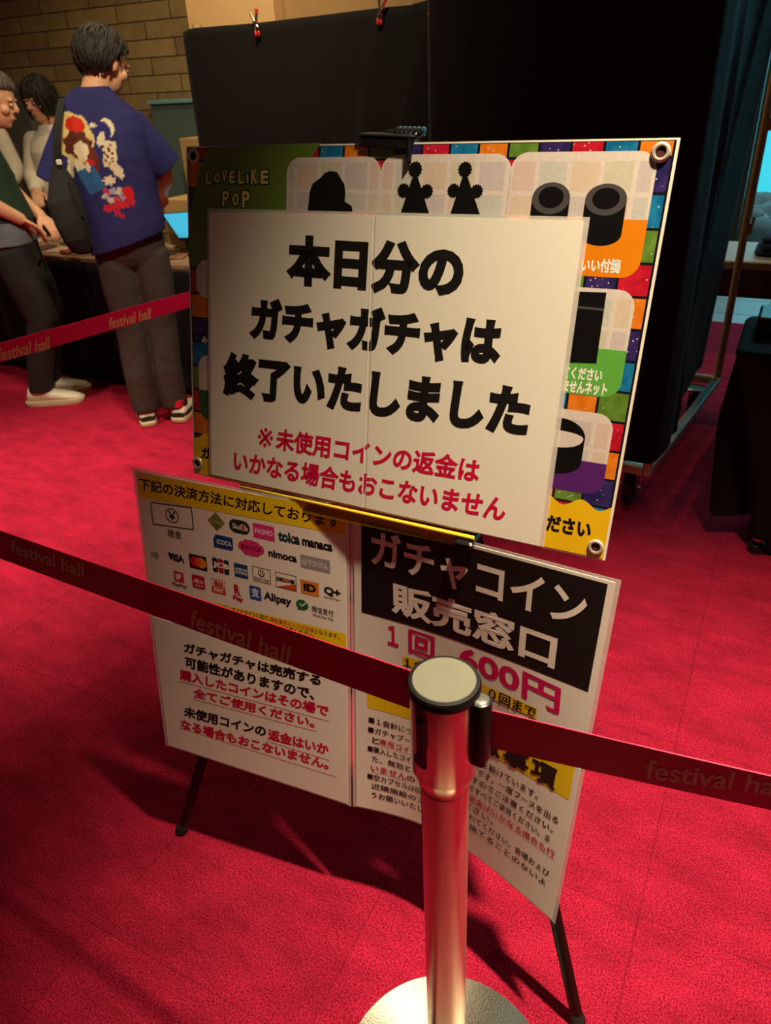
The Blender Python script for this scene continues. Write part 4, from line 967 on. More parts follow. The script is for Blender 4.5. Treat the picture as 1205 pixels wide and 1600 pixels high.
mb = MB(); ink(mb, LS, '・カードはセキュリティガイドラインに則り、', c8(270, -26), c8(716, 82), c8(270, 0), INK, 0.02, BG+6e-5, 5); ink(mb, LS, 'となります。', c8(964, 150), c8(1100, 182), c8(964, 176), INK, 0.02, BG+6e-5, 5)
ink(mb, LS, '通信障害等の場合は現金でのお支払いをお願いします。', c8(420, 78), c8(1078, 236), c8(420, 104), INK, 0.02, BG+6e-5, 5); ink(mb, LS, 'でご了承ください。', c8(742, 122), c8(962, 174), c8(742, 146), INK, 0.02, BG+6e-5, 5); mb.build('black_small_print', t, smooth=0)
mb = MB(); ink(mb, LS, '暗証番号の入力が必須', c8(718, 84), c8(960, 148), c8(718, 110), INKR, 0.02, BG+6e-5, 5); ink(mb, LS, '・利用控はお出しできませんの', c8(330, 22), c8(738, 120), c8(330, 48), INKR, 0.02, BG+6e-5, 5); mb.build('red_small_print', t, smooth=0)
# sold-out caution
t = sign('unused_coin_notice', 'lower left hanging notice with black and underlined red lettering on plain white', LS, 0.004, 0.980, vspL+0.004, 0.996, 4)
mb = MB(); ink(mb, LS, 'ガチャガチャは完売する', c8(237, 222), c8(1002, 408), c8(236, 282), INK, 0.05, BG); mb.build('black_lettering', t, smooth=0)
mb = MB(); ink(mb, LS, '可能性がありますので、', c8(245, 300), c8(968, 482), c8(245, 364), INK, 0.05, BG); mb.build('black_lettering', t, smooth=0)
mb = MB(); ink(mb, LS, '未使用コインの', c8(238, 576), c8(696, 690), c8(238, 638), INK, 0.05, BG); mb.build('black_lettering', t, smooth=0)

mb = MB(); ink(mb, LS, '購入したコインはその場で', c8(215, 372), c8(1045, 578), c8(215, 432), INKR, 0.05, BG); mb.build('red_lettering', t, smooth=0)
mb = MB(); ink(mb, LS, '全てご使用ください。', c8(290, 474), c8(968, 645), c8(290, 530), INKR, 0.05, BG); mb.build('red_lettering', t, smooth=0)
mb = MB(); ink(mb, LS, '返金はいか', c8(704, 700), c8(1044, 790), c8(704, 764), INKR, 0.05, BG); mb.build('red_lettering', t, smooth=0)
mb = MB(); ink(mb, LS, 'なる場合もおこないません。', c8(220, 646), c8(1046, 874), c8(220, 704), INKR, 0.05, BG); mb.build('red_lettering', t, smooth=0)
for p0, p1 in (((215, 440), (1045, 664)), ((290, 540), (975, 720)), ((700, 772), (1046, 880)), ((220, 700), (1085, 972))): mb = MB(); line_mb(mb, LS, LS.uv(c8(*p0)), LS.uv(c8(*p1)), 0.0011, INKR, BG, 2); mb.build('underline', t, smooth=0)

# price window
def c9(x, y): return (540+x/2.739, 800+y/2.739)
vspR = 0.497
t = sign('price_notice', 'upper right hanging notice with white headline on black and pink price', RS, 0.016, 0.985, 0.004, vspR, 59)
PINKW = mat('unprinted_white', rgb(238, 230, 218), rough=0.4)
mb = MB(); bq = [RS.uv(c9(*p)) for p in ((60, 38), (1120, 296), (1042, 778), (76, 426))]
u0, v0, u1, v1 = (bq[0][0]+bq[3][0])/2, (bq[0][1]+bq[1][1])/2, (bq[1][0]+bq[2][0])/2, (bq[2][1]+bq[3][1])/2
RS.patch(mb, u0, v0, u1, v1, INK, BG, 59, 2); mb.build('headline_panel', t, smooth=0)
mb = MB(); ink(mb, RS, 'ガチャコイン', c9(106, 67), c9(1045, 330), c9(109, 228), PINKW, 0.03, BG+4e-4); ink(mb, RS, '販売窓口', c9(194, 292), c9(912, 524), c9(197, 432), PINKW, 0.04, BG+4e-4); mb.build('white_headline', t, smooth=0)
mb = MB(); ink(mb, RS, '１', c9(180, 481), c9(226, 494), c9(182, 566), INKP, 0.03, BG+1.5e-4); ink(mb, RS, '回', c9(270, 498), c9(383, 536), c9(270, 600), INKP, 0.03, BG+1.5e-4); mb.build('pink_price', t, smooth=0); mb = MB(); ink(mb, RS, '600円', c9(486, 558), c9(924, 756), c9(488, 664), INKP, 0.03, BG+1.5e-4); mb.build('pink_price', t, smooth=0)
mb = MB(); yq = [RS.uv(c9(*p)) for p in ((246, 614), (822, 834), (822, 890), (246, 666))]; RS.patch(mb, yq[0][0], yq[0][1], yq[1][0], yq[2][1], YEL, BG, 59, 1); mb.build('limit_highlight', t, smooth=0)
mb = MB(); ink(mb, RS, '１会計につき１０回まで', c9(252, 618), c9(820, 838), c9(252, 662), INK, 0.03, BG+4e-4); line_mb(mb, RS, RS.uv(c9(250, 670)), RS.uv(c9(818, 892)), 0.0012, INK, BG+4e-4); mb.build('black_limit_line', t, smooth=0)
# rules of the booth
def ca_(x, y): return (540+x/3.0897, 1060+y/3.0897)
t = sign('rules_notice', 'lower right curling notice of small black rules with yellow highlighted heading', RS, 0.018, 0.985, vspR+0.006, 0.996, 59)
hq = [RS.uv(ca_(*p)) for p in ((105, 105), (1112, 412), (1100, 600), (100, 138))]
mb = MB(); uL, uR_ = hq[0][0], hq[1][0]; vT = hq[0][1]-0.035; vB = (hq[2][1]+hq[3][1])/2
RS.patch(mb, uL, min(hq[0][1], hq[1][1])-0.01, uR_, vB, YEL, BG, 59, 1); mb.build('heading_highlight', t, smooth=0)
mb = MB(); a_, b_, d_ = RS.uv(ca_(766, 322)), RS.uv(ca_(1036, 425)), RS.uv(ca_(1012, 548)); pitch = (b_[0]-a_[0])/2*1.0
vt = (a_[1]+b_[1])/2; hh = d_[1]-vt
for i, ch in enumerate('注意事項'): ink_uv(mb, RS, ch, (a_[0]+(i-2)*pitch*1.03, vt), (pitch*0.95, 0), (0, hh), INK, 0.05, BG+4e-4)
mb.build('black_heading', t, smooth=0)
lines = [([('■１会計につき１０回までの制限を設けています。', 0)], (112, 182), (945, 566)),
         ([('■ガチャブース内での撮影は禁止です。一度ブースを出る', 0)], (110, 232), (1048, 668)),
         ([('と', 0), ('専用コイン', 1), ('は無効となりますのでご注意ください。', 0)], (128, 277), (1016, 722)),
         ([('■購入したコインは当日中にその場ですべてご使用ください。ま', 0)], (108, 322), (1006, 768)),
         ([('た、無効となったコインの', 0), ('返金はいかなる場合も行', 1)], (128, 368), (1022, 832)),
         ([('いません', 1), ('のでご了承ください。', 0)], (122, 413), (722, 672)),
         ([('■空カプセルは回収ボックスに入れてください。会場および', 0)], (106, 460), (1003, 930)),
         ([('近隣施設のゴミ箱などに捨てることのないよ', 0)], (125, 503), (986, 975)),
         ([('うお願いいたします。', 0)], (125, 546), (470, 660))]
mk, mr = MB(), MB()
def units(s_): return sum(0.55 if c.isascii() else 1.0 for c in s_)
v1st, vlast = RS.uv(ca_(112, 182))[1], RS.uv(ca_(125, 546))[1]
for i, (parts, pl, pr) in enumerate(lines):
    a_, b_ = RS.uv(ca_(*pl)), RS.uv(ca_(*pr)); v_ = v1st+(vlast-v1st)*i/8; tot = sum(units(s_) for s_, _ in parts); x_ = a_[0]; ch_h = (vlast-v1st)/8*0.66
    for s_, red in parts:
        w_ = (b_[0]-a_[0])*units(s_)/tot; ink_uv(mr if red else mk, RS, s_, (x_, v_), (w_*0.985, 0), (0, ch_h), INKR if red else INK, 0.018, BG+1.5e-4, 4)
        if red: line_mb(mr, RS, (x_, v_+ch_h*1.16), (x_+w_, v_+ch_h*1.16), 0.0009, INKR, BG+1.5e-4, 12)
        x_ += w_
mk.build('black_small_print', t, smooth=0); mr.build('red_small_print', t, smooth=0)

# ---- strip of yellowed clear tape holding the hanging sheets to the board's foot
tapn = np.array([en[0], en[1], -SLOPE])
TP = lambda px: at_plane(px, FT-en*0.010, tapn)
s0, s1 = TP((375, 756)), TP((742, 838)); dn0, dn1 = TP((377, 780)), TP((740, 858)); ed = nrm(s1-s0)
AMB = film_mat('amber_tape_film', rgb(196, 160, 40), 0.42, 0.12); AMBE = film_mat('amber_tape_fold', rgb(236, 205, 60), 0.92, 0.15)
t = thing('tape_strip', 'strip of yellowed tape joining the hanging notices to the foot of the white notice', 'tape', tuple((dn0+dn1)/2))
mb = MB(); n0 = -nrm(np.cross(ed, dn0-s0)); n0 = n0 if n0@(EYE-s0) > 0 else -n0; prof = []
for k in range(9):
    a_ = math.pi*k/8; prof.append((0.0035*(1-math.cos(a_)) , 0.0035*math.sin(a_)))
rings_ = []
for P, D in ((s0, dn0), (s1, dn1)):
    dd_ = nrm(D-P); rings_.append([P+dd_*x+n0*(y+0.0) for x, y in prof]+[P+dd_*0.007-n0*0.001, P-n0*0.001])
mb.rings(np.array(rings_), AMBE); mb.build('folded_edge', t, smooth=60)
mb = MB(); dd0, dd1 = s0+nrm(dn0-s0)*0.006, s1+nrm(dn1-s1)*0.006
mb.add([dd0, dd1, dn1, dn0, dd0-n0*0.0006, dd1-n0*0.0006, dn1-n0*0.0006, dn0-n0*0.0006], [(0, 3, 2, 1), (4, 5, 6, 7), (0, 1, 5, 4), (1, 2, 6, 5), (2, 3, 7, 6), (3, 0, 4, 7)], AMB); mb.build('tape_flap', t, smooth=0)

# ------------------------------------------------------------------ belt stanchions
BRUSH = mat('brushed_steel', rgb(214, 200, 176), rough=0.24, metal=1.0, var=0.05, scale=80)
nt = BRUSH.node_tree; bs = nt.nodes['Principled BSDF']; bs.inputs['Anisotropic'].default_value = 0.8; bs.inputs['Anisotropic Rotation'].default_value = 0.25
tgn = nt.nodes.new('ShaderNodeTangent'); tgn.direction_type = 'RADIAL'; tgn.axis = 'Z'; nt.links.new(tgn.outputs[0], bs.inputs['Tangent'])
tcb = nt.nodes.new('ShaderNodeTexCoord'); mpb = nt.nodes.new('ShaderNodeMapping'); mpb.inputs['Scale'].default_value = (2, 2, 260); nzb = nt.nodes.new('ShaderNodeTexNoise'); nzb.inputs['Scale'].default_value = 1.0
nt.links.new(tcb.outputs['Object'], mpb.inputs[0]); nt.links.new(mpb.outputs[0], nzb.inputs['Vector'])
rmb = nt.nodes.new('ShaderNodeMapRange'); rmb.inputs[3].default_value = 0.20; rmb.inputs[4].default_value = 0.30; nt.links.new(nzb.outputs['Fac'], rmb.inputs[0]); nt.links.new(rmb.outputs[0], bs.inputs['Roughness'])
BASEM = mat('scratched_steel_base', rgb(205, 200, 180), rough=0.28, metal=1.0, var=0.08, scale=25, bump=0.05, bscale=300)
_bb = BASEM.node_tree; _pb = _bb.nodes['Principled BSDF']; _pb.inputs['Anisotropic'].default_value = 0.85; _pb.inputs['Anisotropic Rotation'].default_value = 0.25; _tb = _bb.nodes.new('ShaderNodeTangent'); _tb.direction_type = 'RADIAL'; _tb.axis = 'Z'; _bb.links.new(_tb.outputs[0], _pb.inputs['Tangent'])
CAPM = mat('dull_silver_cap', rgb(116, 116, 100), rough=0.6, metal=0.2, var=0.07, scale=60)
SX, SY = 0.0535, 0.594; ZT = at_y((683, 1062), SY)[2]
t_st = thing('belt_stanchion', 'brushed steel belt stanchion with round base in the foreground', 'stanchion', (SX, SY, 0), 0, 'belt stanchions'); S0 = np.array([SX, SY, 0.0])
zj = at_y((686, 1210), SY)[2]; hp = 0.0289; hr = 0.0385
mb = MB(); mb.lathe(S0, [(0.184, 0.0), (0.186, 0.004), (0.186, 0.009), (0.183, 0.013), (0.12, 0.0155), (0.045, 0.018), (0.036, 0.022), (0.0335, 0.032), (hp, 0.034)], BASEM, n=96, caps=(True, False)); mb.build('base_plate', t_st, smooth=30)
mb = MB(); mb.lathe(S0, [(hp, 0.030), (hp, zj-0.012)], BRUSH, n=64, caps=(False, False)); mb.build('post', t_st, smooth=60)
mb = MB(); mb.lathe(S0, [(hp-0.001, zj-0.014), (hp+0.0012, zj-0.013), (hp+0.0012, zj-0.011), (hp+0.0008, zj-0.010), (hr-0.004, zj+0.012), (hr-0.0005, zj+0.018), (hr-0.0005, ZT-0.012)], BRUSH, n=64, caps=(False, False)); hd = mb.build('head', t_st, smooth=40)
mb = MB(); mb.lathe(S0, [(hr-0.001, ZT-0.014), (hr+0.0015, ZT-0.012), (hr+0.0018, ZT-0.004), (hr, ZT-0.0005), (hr-0.003, ZT)], BLACKP, n=64); cp = mb.build('cap', t_st, smooth=40)
mb = MB(); mb.lathe(S0, [(0.0001, ZT+0.0008), (hr-0.0045, ZT+0.0008), (hr-0.0035, ZT-0.0004)], CAPM, n=64, caps=(True, False)); mb.build('cap_disc', cp, smooth=40)
def around(deg): a_ = math.radians(deg); return np.array([math.cos(a_), math.sin(a_), 0.0])
def angle_of(px, r):
    """direction round the post at which a sight line first meets the head (radius r)"""
    d = ray(px); o_ = EYE-S0; a2 = d[0]**2+d[1]**2; b2 = o_[0]*d[0]+o_[1]*d[1]; c2 = o_[0]**2+o_[1]**2-r*r
    t_ = (-b2-math.sqrt(max(b2*b2-a2*c2, 0)))/a2; q = o_+d*t_; return math.degrees(math.atan2(q[1], q[0])), q[2]
aS, zS1 = angle_of((656, 1118), hr); _, zS0 = angle_of((660, 1188), hr)
dS = around(aS); tS = np.array([-dS[1], dS[0], 0])
mb = MB(); mb.box(S0+dS*(hr-0.001)+[0, 0, (zS0+ZT-0.01)/2-0.004], (0.006, 0.0135, ZT-0.012-zS0+0.02), BLACKP, [dS, tS, [0, 0, 1]], 0.002)
mb.box(S0+dS*(hr+0.002)+tS*0.003+[0, 0, (zS0+zS1)/2+0.006], (0.006, 0.009, (zS1-zS0)*0.72), BLACKP, [dS, tS, [0, 0, 1]], 0.002)
mb.lathe(S0+dS*(hr-0.004)-tS*0.003+[0, 0, zS0-0.004], [(0.008, -0.003), (0.0085, 0.004), (0.007, 0.0055)], BLACKP, axis=dS, n=20)
mb.build('belt_slot', hd, smooth=40)
# cassette on the right
cpx = at_y((751, 1092), SY-0.02); cz1 = cpx[2]; cz0 = at_y((750, 1178), SY-0.02)[2]; cc = np.array([cpx[0], SY-0.02, 0.0])
dC = nrm(cc-S0); dC[2] = 0; tC = np.array([-dC[1], dC[0], 0])
t_c = mb = MB(); mb.lathe(cc, [(0.0105, cz0-0.001), (0.0125, cz0+0.001), (0.0128, cz1-0.004), (0.0118, cz1-0.001), (0.010, cz1)], BLACKP, n=32)
mb.box((S0+dC*(hr+0.002))+[0, 0, (cz0+cz1)/2-0.006], (0.022, 0.020, (cz1-cz0)+0.012), BLACKP, [dC, tC, [0, 0, 1]], 0.003)
mb.box((S0+cc)/2*0+S0+dC*(np.linalg.norm((cc-S0)[:2])*0.72)+[0, 0, (cz0+cz1)/2], (np.linalg.norm((cc-S0)[:2])*0.5, 0.010, (cz1-cz0)*0.92), BLACKP, [dC, tC, [0, 0, 1]], 0.002)
cas = mb.build('belt_cassette', t_st, smooth=40)
mb = MB(); mb.lathe(cc, [(0.0001, cz1+0.0008), (0.0085, cz1+0.0008), (0.0095, cz1)], mat('grey_pin_cap', rgb(110, 108, 100), rough=0.35, metal=0.5), n=28, caps=(True, False)); mb.build('pin_cap', cas, smooth=40)

# ---- belts
BELT = mat('red_belt_webbing', rgb(222, 8, 78), rough=0.5, var=0.06, scale=60, bump=0.12, bscale=500)
TAN = mat('front_belt_tan_print', rgb(244, 186, 160), rough=0.7, var=0.1); TAN2 = mat('far_belt_tan_print', rgb(226, 166, 120), rough=0.7, var=0.1)  # lettering on the front belts is paler than on the far belt
def belt(name, label, P0, P1, width, sag, tilt0=0.0, tilt1=0.0, nu=40):
    P0, P1 = np.asarray(P0, float), np.asarray(P1, float); d = P1-P0; h_ = nrm([-d[1], d[0], 0])
    def fn(u, v):
        c = P0+np.outer(u, d); c = c-np.outer(4*u*(1-u)*sag, [0, 0, 1]); tl_ = tilt0+(tilt1-tilt0)*u
        dn = -np.outer(np.cos(tl_), [0, 0, 1])+np.outer(np.sin(tl_), h_); return c+dn*(width*v)[:, None]
    S_ = Surf(fn); mb = MB(); S_.sheet(mb, BELT, nu=nu, nv=2, th=0.0012)
    t = thing(name, label, 'belt', tuple((P0+P1)/2-np.array([0, 0, width+sag])), 0, 'festival hall belts'); mb.build('webbing', t, smooth=60); return S_, t
FHB = 0.03
ZB = ZT-0.004
# foreground left
n2 = at_y((637, 1063), SY+0.012); n2 = np.array([SX-hr*0.75, SY+hr*0.6, n2[2]])
w2 = n2[2]-at_y((635, 1113), n2[1])[2]
far2 = at_z((0, 827), ZB-0.012); d2 = far2-n2; end2 = n2+d2*2.35
b2S, b2 = belt('retractable_belt', 'dark red belt slanting across the hanging notices into the front stanchion', end2, n2, w2, 0.004)
b2L = [((16.6, 843), (131, 882), (18.7, 863)), ((299, 950.5), (456, 1009), (297, 979))]
for TL, TR, BL in b2L: mb = MB(); ink(mb, b2S, 'festival hall', TL, TR, BL, TAN, 0.02, 0.0005); mb.build('belt_lettering', b2, smooth=0)
# far left
f0, f1 = at_z((0, 539.5), ZB), at_z((293, 457.5), ZB); d1 = f1-f0
g0 = np.array([-1.428, 1.481, ZB]); g1 = f1+d1*0.78
b1S, b1 = belt('retractable_belt', 'bright red belt running behind the sign board in front of the two customers', g0, g1, 0.0495, 0.0)
mb = MB(); ink(mb, b1S, 'festival hall', (170, 496.8), (235.6, 480.6), (170, 514.8), TAN2, 0.02, 0.0005); mb.build('belt_lettering', b1, smooth=0); mb = MB(); ink(mb, b1S, 'festival hall', (-3, 545), (77.5, 525.5), (-3, 566), TAN2, 0.02, 0.0005)
mb.build('belt_lettering', b1, smooth=0)
# right, out of the cassette
r0 = np.array([cc[0]+0.009, cc[1]+0.004, at_y((766, 1113), cc[1])[2]]); w3 = r0[2]-at_y((766, 1172), cc[1])[2]
q3 = at_z((1205, 1207.5), r0[2]-0.005); d3 = q3-r0; r1 = r0+d3*3.6; r1[2] = r0[2]
b3S, b3 = belt('retractable_belt', 'dark red slack belt leaving the black cassette towards the right edge', r0, r1, w3*0.985, 0.012, 0.0, 0.55)
mb = MB(); ink(mb, b3S, 'festival hall', (1012, 1186), (1240, 1218), (1008, 1216), TAN, 0.02, 0.0005); mb.build('belt_lettering', b3, smooth=0)
dup(t_st, (g0[0]-0.02, g0[1]+0.01, 0), 'brushed steel belt stanchion at the far left end of the dark red belt', 1.9)
dup(t_st, (g1[0]+0.03, g1[1]+0.035, 0), 'brushed steel belt stanchion behind the colourful board', -0.8)
dup(t_st, (r1[0]+0.035, r1[1]-0.015, 0), 'brushed steel belt stanchion at the right end of the slack belt', 2.6)

# ------------------------------------------------------------------ people
def mesh_fused(mb, voxel, it=2, fac=0.5):
    me = mb.mesh('fused', 0); o = bpy.data.objects.new('fused', me); COL.objects.link(o)
    r = o.modifiers.new('r', 'REMESH'); r.mode = 'VOXEL'; r.voxel_size = voxel; r.use_smooth_shade = True
    s_ = o.modifiers.new('s', 'SMOOTH'); s_.iterations = it; s_.factor = fac
    bpy.context.view_layer.update()
    out = bpy.data.meshes.new_from_object(o.evaluated_get(bpy.context.evaluated_depsgraph_get()))
    ms = list(me.materials); bpy.data.objects.remove(o); bpy.data.meshes.remove(me); out.materials.clear(); out.materials.append(ms[0]); return out
def fused(name, mb, voxel, parent, it=2, fac=0.5, wrinkle=0.0, wscale=9.0):
    me = mesh_fused(mb, voxel, it, fac)
    if wrinkle:
        co = np.zeros(len(me.vertices)*3); me.vertices.foreach_get('co', co); no = np.zeros_like(co); me.vertices.foreach_get('normal', no)
        co, no = co.reshape(-1, 3), no.reshape(-1, 3); h = np.zeros(len(co)); rn = np.random.default_rng(5)
        for k in range(7):
            w = rn.normal(size=3)*wscale*[1.6, 1.6, 0.8]; h += np.sin(co@w+rn.uniform(0, 6)+2.0*np.sin(co@(rn.normal(size=3)*wscale*0.5)))
        me.vertices.foreach_set('co', (co+no*(h/7*wrinkle)[:, None]).ravel())
    me.polygons.foreach_set('use_smooth', [True]*len(me.polygons)); me.update()
    return put(name, me, parent)
SKIN = mat('warm_skin', rgb(222, 168, 132), rough=0.5, var=0.06, scale=25); HAIR = mat('black_hair', rgb(30, 22, 17), rough=0.5, var=0.3, scale=160, bump=0.5, bscale=220)
def V3(*a): return np.array(a, float)
def axes_of(yaw, pitch, roll=0.0):
    cy, sy = math.cos(yaw), math.sin(yaw); f = V3(-sy*math.cos(pitch), cy*math.cos(pitch), -math.sin(pitch)); r = V3(cy, sy, 0); u = np.cross(r, f)
    if roll: r, u = r*math.cos(roll)+u*math.sin(roll), u*math.cos(roll)-r*math.sin(roll)
    return np.array([r, f, u])           # right, forward, up
def limb(mb, pts, rad, m):
    pts = np.asarray(pts, float); out = []; rr = []
    for i in range(len(pts)-1):
        for t_ in np.linspace(0, 1, 7)[:-1]: out.append(pts[i]*(1-t_)+pts[i+1]*t_); rr.append(rad[i]*(1-t_)+rad[i+1]*t_)
    out.append(pts[-1]); rr.append(rad[-1]); out = np.array(out)
    for _ in range(2): out[1:-1] = (out[:-2]+2*out[1:-1]+out[2:])/4
    mb.tube(out, rr, m, 16); mb.ball(pts[0], rad[0]*0.98, m); mb.ball(pts[-1], rad[-1]*0.98, m)
def head(mb, c, ax, m):
    r, f, u = ax
    mb.ball(c+f*-0.008+u*0.028, (0.074, 0.095, 0.088), m, 20, 14, ax); mb.ball(c+f*0.026-u*0.040, (0.056, 0.062, 0.072), m, 18, 12, ax)
    mb.ball(c+f*0.058-u*0.083, (0.026, 0.024, 0.020), m, 12, 10, ax)
    mb.tube([c+f*0.084+u*0.016, c+f*0.100-u*0.012, c+f*0.098-u*0.024], [0.008, 0.013, 0.012], m, 10)
    mb.ball(c+f*0.083-u*0.050, (0.024, 0.012, 0.006), m, 12, 8, ax); mb.ball(c+f*0.081-u*0.060, (0.020, 0.012, 0.006), m, 12, 8, ax)
    for s_ in (-1, 1):
        mb.ball(c+r*s_*0.077-f*0.008-u*0.006, (0.010, 0.018, 0.032), m, 12, 10, ax); mb.ball(c+r*s_*0.030+f*0.080+u*0.026, (0.026, 0.012, 0.008), m, 12, 8, ax)
        mb.ball(c+r*s_*0.044+f*0.060-u*0.020, (0.024, 0.022, 0.022), m, 12, 8, ax)
def eyes(c, ax, parent):
    r, f, u = ax
    for s_ in (-1, 1):
        mb = MB(); mb.ball(c+r*s_*0.032+f*0.083+u*0.008, (0.013, 0.009, 0.0065), mat('eye_white', rgb(230, 224, 216), rough=0.2), 14, 10, ax)
        mb.ball(c+r*s_*0.032+f*0.0895+u*0.008, (0.0062, 0.003, 0.0062), mat('dark_iris', rgb(30, 20, 16), rough=0.15), 12, 8, ax); mb.build('eye', parent, smooth=60)
def mouth(c, ax, parent):
    r, f, u = ax; mb = MB(); mb.ball(c+f*0.089-u*0.054, (0.020, 0.007, 0.0065), mat('lip_skin', rgb(190, 104, 94), rough=0.4), 12, 8, ax); mb.build('lips', parent, smooth=60)
def hand(mb, w, ax, side, m, curl=0.5, s_=1.0):
    """ax rows: across the palm (towards the thumb), along the fingers, back of the hand"""
    x, y, z = ax
    mb.ball(w+y*0.045*s_, V3(0.040, 0.052, 0.015)*s_, m, 16, 12, ax)
    for i, (ox, ln) in enumerate(((0.030, 0.072), (0.010, 0.080), (-0.010, 0.074), (-0.028, 0.058))):
        p = w+x*ox*s_+y*0.075*s_; a_ = 0.15; pts = [p]
        for seg in (0.45, 0.32, 0.25):
            a_ += curl*(0.75 if seg < 0.45 else 0.45); p = p+(y*math.cos(a_)-z*math.sin(a_))*ln*seg*s_; pts.append(p)
        mb.tube([w+x*ox*0.8*s_+y*0.05*s_]+pts, [0.0095*s_, 0.0095*s_, 0.0088*s_, 0.0082*s_, 0.0072*s_], m, 10); mb.ball(pts[-1], 0.0074*s_, m, 10, 8)
    pts = [w+x*0.022*s_+y*0.020*s_, w+x*0.046*s_+y*0.038*s_-z*0.008, w+x*0.056*s_+y*0.062*s_-z*0.018*curl*2, w+x*0.052*s_+y*0.084*s_-z*0.03*curl*1.6]
    mb.tube(pts, [0.014*s_, 0.0115*s_, 0.0100*s_, 0.0085*s_], m, 10); mb.ball(pts[-1], 0.0086*s_, m, 10, 8)
def shoe(parent, heel, d, ln, cols, h=0.095, acc=None):
    """heel point on the floor, direction, length"""
    d = nrm(d); r = np.cross(d, [0, 0, 1.0]); up = V3(0, 0, 1); m, msole = cols
    mb = MB()
    secs = [(0.0, 0.030, 0.062, 0.040), (0.06, 0.040, h, 0.050), (0.30, 0.043, h*0.98, 0.052), (0.50, 0.046, h*0.76, 0.050), (0.74, 0.050, h*0.58, 0.044), (0.92, 0.040, h*0.45, 0.036), (1.0, 0.018, h*0.36, 0.028)]
    rings_ = []; n = 18
    for f_, w_, hh, _ in secs:
        t_ = np.arange(n)*2*np.pi/n; c = heel+d*(0.012+f_*(ln-0.02)); zc = 0.022+(hh-0.022)*0.5; zr = (hh-0.022)*0.5
        rings_.append([c+r*(math.copysign(abs(math.cos(a))**0.8, math.cos(a))*w_)+up*(zc+math.copysign(abs(math.sin(a))**0.75, math.sin(a))*zr) for a in t_])
    mb.rings(rings_, m); s_ = mb.build('shoe', parent, smooth=70)
    mb = MB(); P0, P1 = [], []
    for f_, w_ in ((0, 0.026), (0.05, 0.040), (0.3, 0.045), (0.5, 0.047), (0.74, 0.053), (0.92, 0.044), (1.0, 0.020)):
        P0.append((f_, w_))
    loop = [(f_, w_) for f_, w_ in P0]+[(f_, -w_) for f_, w_ in P0[::-1]]
    mk_ = lambda z, k_: [heel+d*((f_-0.5)*k_+0.5)*ln+r*w_*k_+up*z for f_, w_ in loop]
    mb.rings([mk_(0.0, 0.97), mk_(0.006, 1.0), mk_(0.026, 1.03), mk_(0.032, 1.0)], msole); mb.build('sole', s_, smooth=50)
    if acc:
        mb = MB(); mb.loft([(heel+d*(0.004)+up*0.045, r*0.0345, up*0.012), (heel+d*0.05+up*0.048, r*0.0475, up*0.014), (heel+d*0.16+up*0.046, r*0.0505, up*0.010)], acc[0], n=20); mb.build('side_stripe', s_, smooth=60)
        if len(acc) > 1: mb = MB(); mb.loft([(heel+d*0.035+up*0.085, r*0.030, d*0.026), (heel+d*0.045+up*0.120, r*0.036, d*0.034)], acc[1], n=20); mb.build('sock_cuff', s_, smooth=60)
    return s_

# ---- the man in the blue printed T-shirt, seen from behind
MTH = math.radians(14); MX = V3(math.cos(MTH), math.sin(MTH), 0); MY = V3(-math.sin(MTH), math.cos(MTH), 0)
man = thing('person', 'man in navy blue T-shirt with a colourful back print, seen from behind at the counter', 'person', (-1.13, 3.66, 0), MTH, None, True)
hc = V3(0.045, 0.035, 1.610); hax = axes_of(-0.85, 0.42)
shL, shR = V3(-0.175, 0.0, 1.415), V3(0.150, 0.01, 1.40)
shL, shR = V3(-0.140, 0.0, 1.385), V3(0.115, 0.01, 1.375)
elL, elR = V3(-0.262, -0.01, 1.135), V3(0.215, 0.05, 1.165)
wrL, wrR = V3(-0.20, 0.20, 1.03), V3(0.185, 0.28, 1.08)
mb = MB()
head(mb, hc, hax, SKIN); limb(mb, [(-0.035, -0.005, 1.44), (-0.018, 0.0, 1.50), (0.018, 0.018, 1.575)], [0.072, 0.060, 0.060], SKIN)
mb.loft([((0, 0, 0.83), (0.13, 0, 0), (0, 0.10, 0)), ((0, 0, 0.92), (0.15, 0, 0), (0, 0.115, 0)), ((-0.005, 0.01, 1.06), (0.14, 0, 0), (0, 0.10, 0)), ((-0.01, 0.01, 1.28), (0.155, 0, 0), (0, 0.11, 0)), ((-0.015, 0.0, 1.40), (0.15, 0, 0), (0, 0.085, 0)), ((-0.02, 0, 1.46), (0.08, 0, 0), (0, 0.06, 0))], SKIN)
for s_, sh, el, wr in ((-1, shL, elL, wrL), (1, shR, elR, wrR)):
    limb(mb, [sh, el, wr], [0.052, 0.042, 0.028], SKIN)
    y_ = nrm(wr-el); x_ = nrm(np.cross(y_, [0, 0, 1.0]))*(-s_); hand(mb, wr, np.array([x_, y_, np.cross(x_, y_)*(1 if np.cross(x_, y_)[2] > 0 else -1)]), s_, SKIN, 0.6)
for s_, x0, x1, x2 in ((-1, -0.075, -0.078, -0.092), (1, 0.072, 0.068, 0.055)):
    limb(mb, [(x0, 0, 0.86), (x1, 0.01, 0.50), (x2, 0.0, 0.09)], [0.078, 0.056, 0.038], SKIN); mb.ball((x2, 0.06, 0.045), (0.036, 0.10, 0.035), SKIN)
fused('body', mb, 0.006, man, 2)
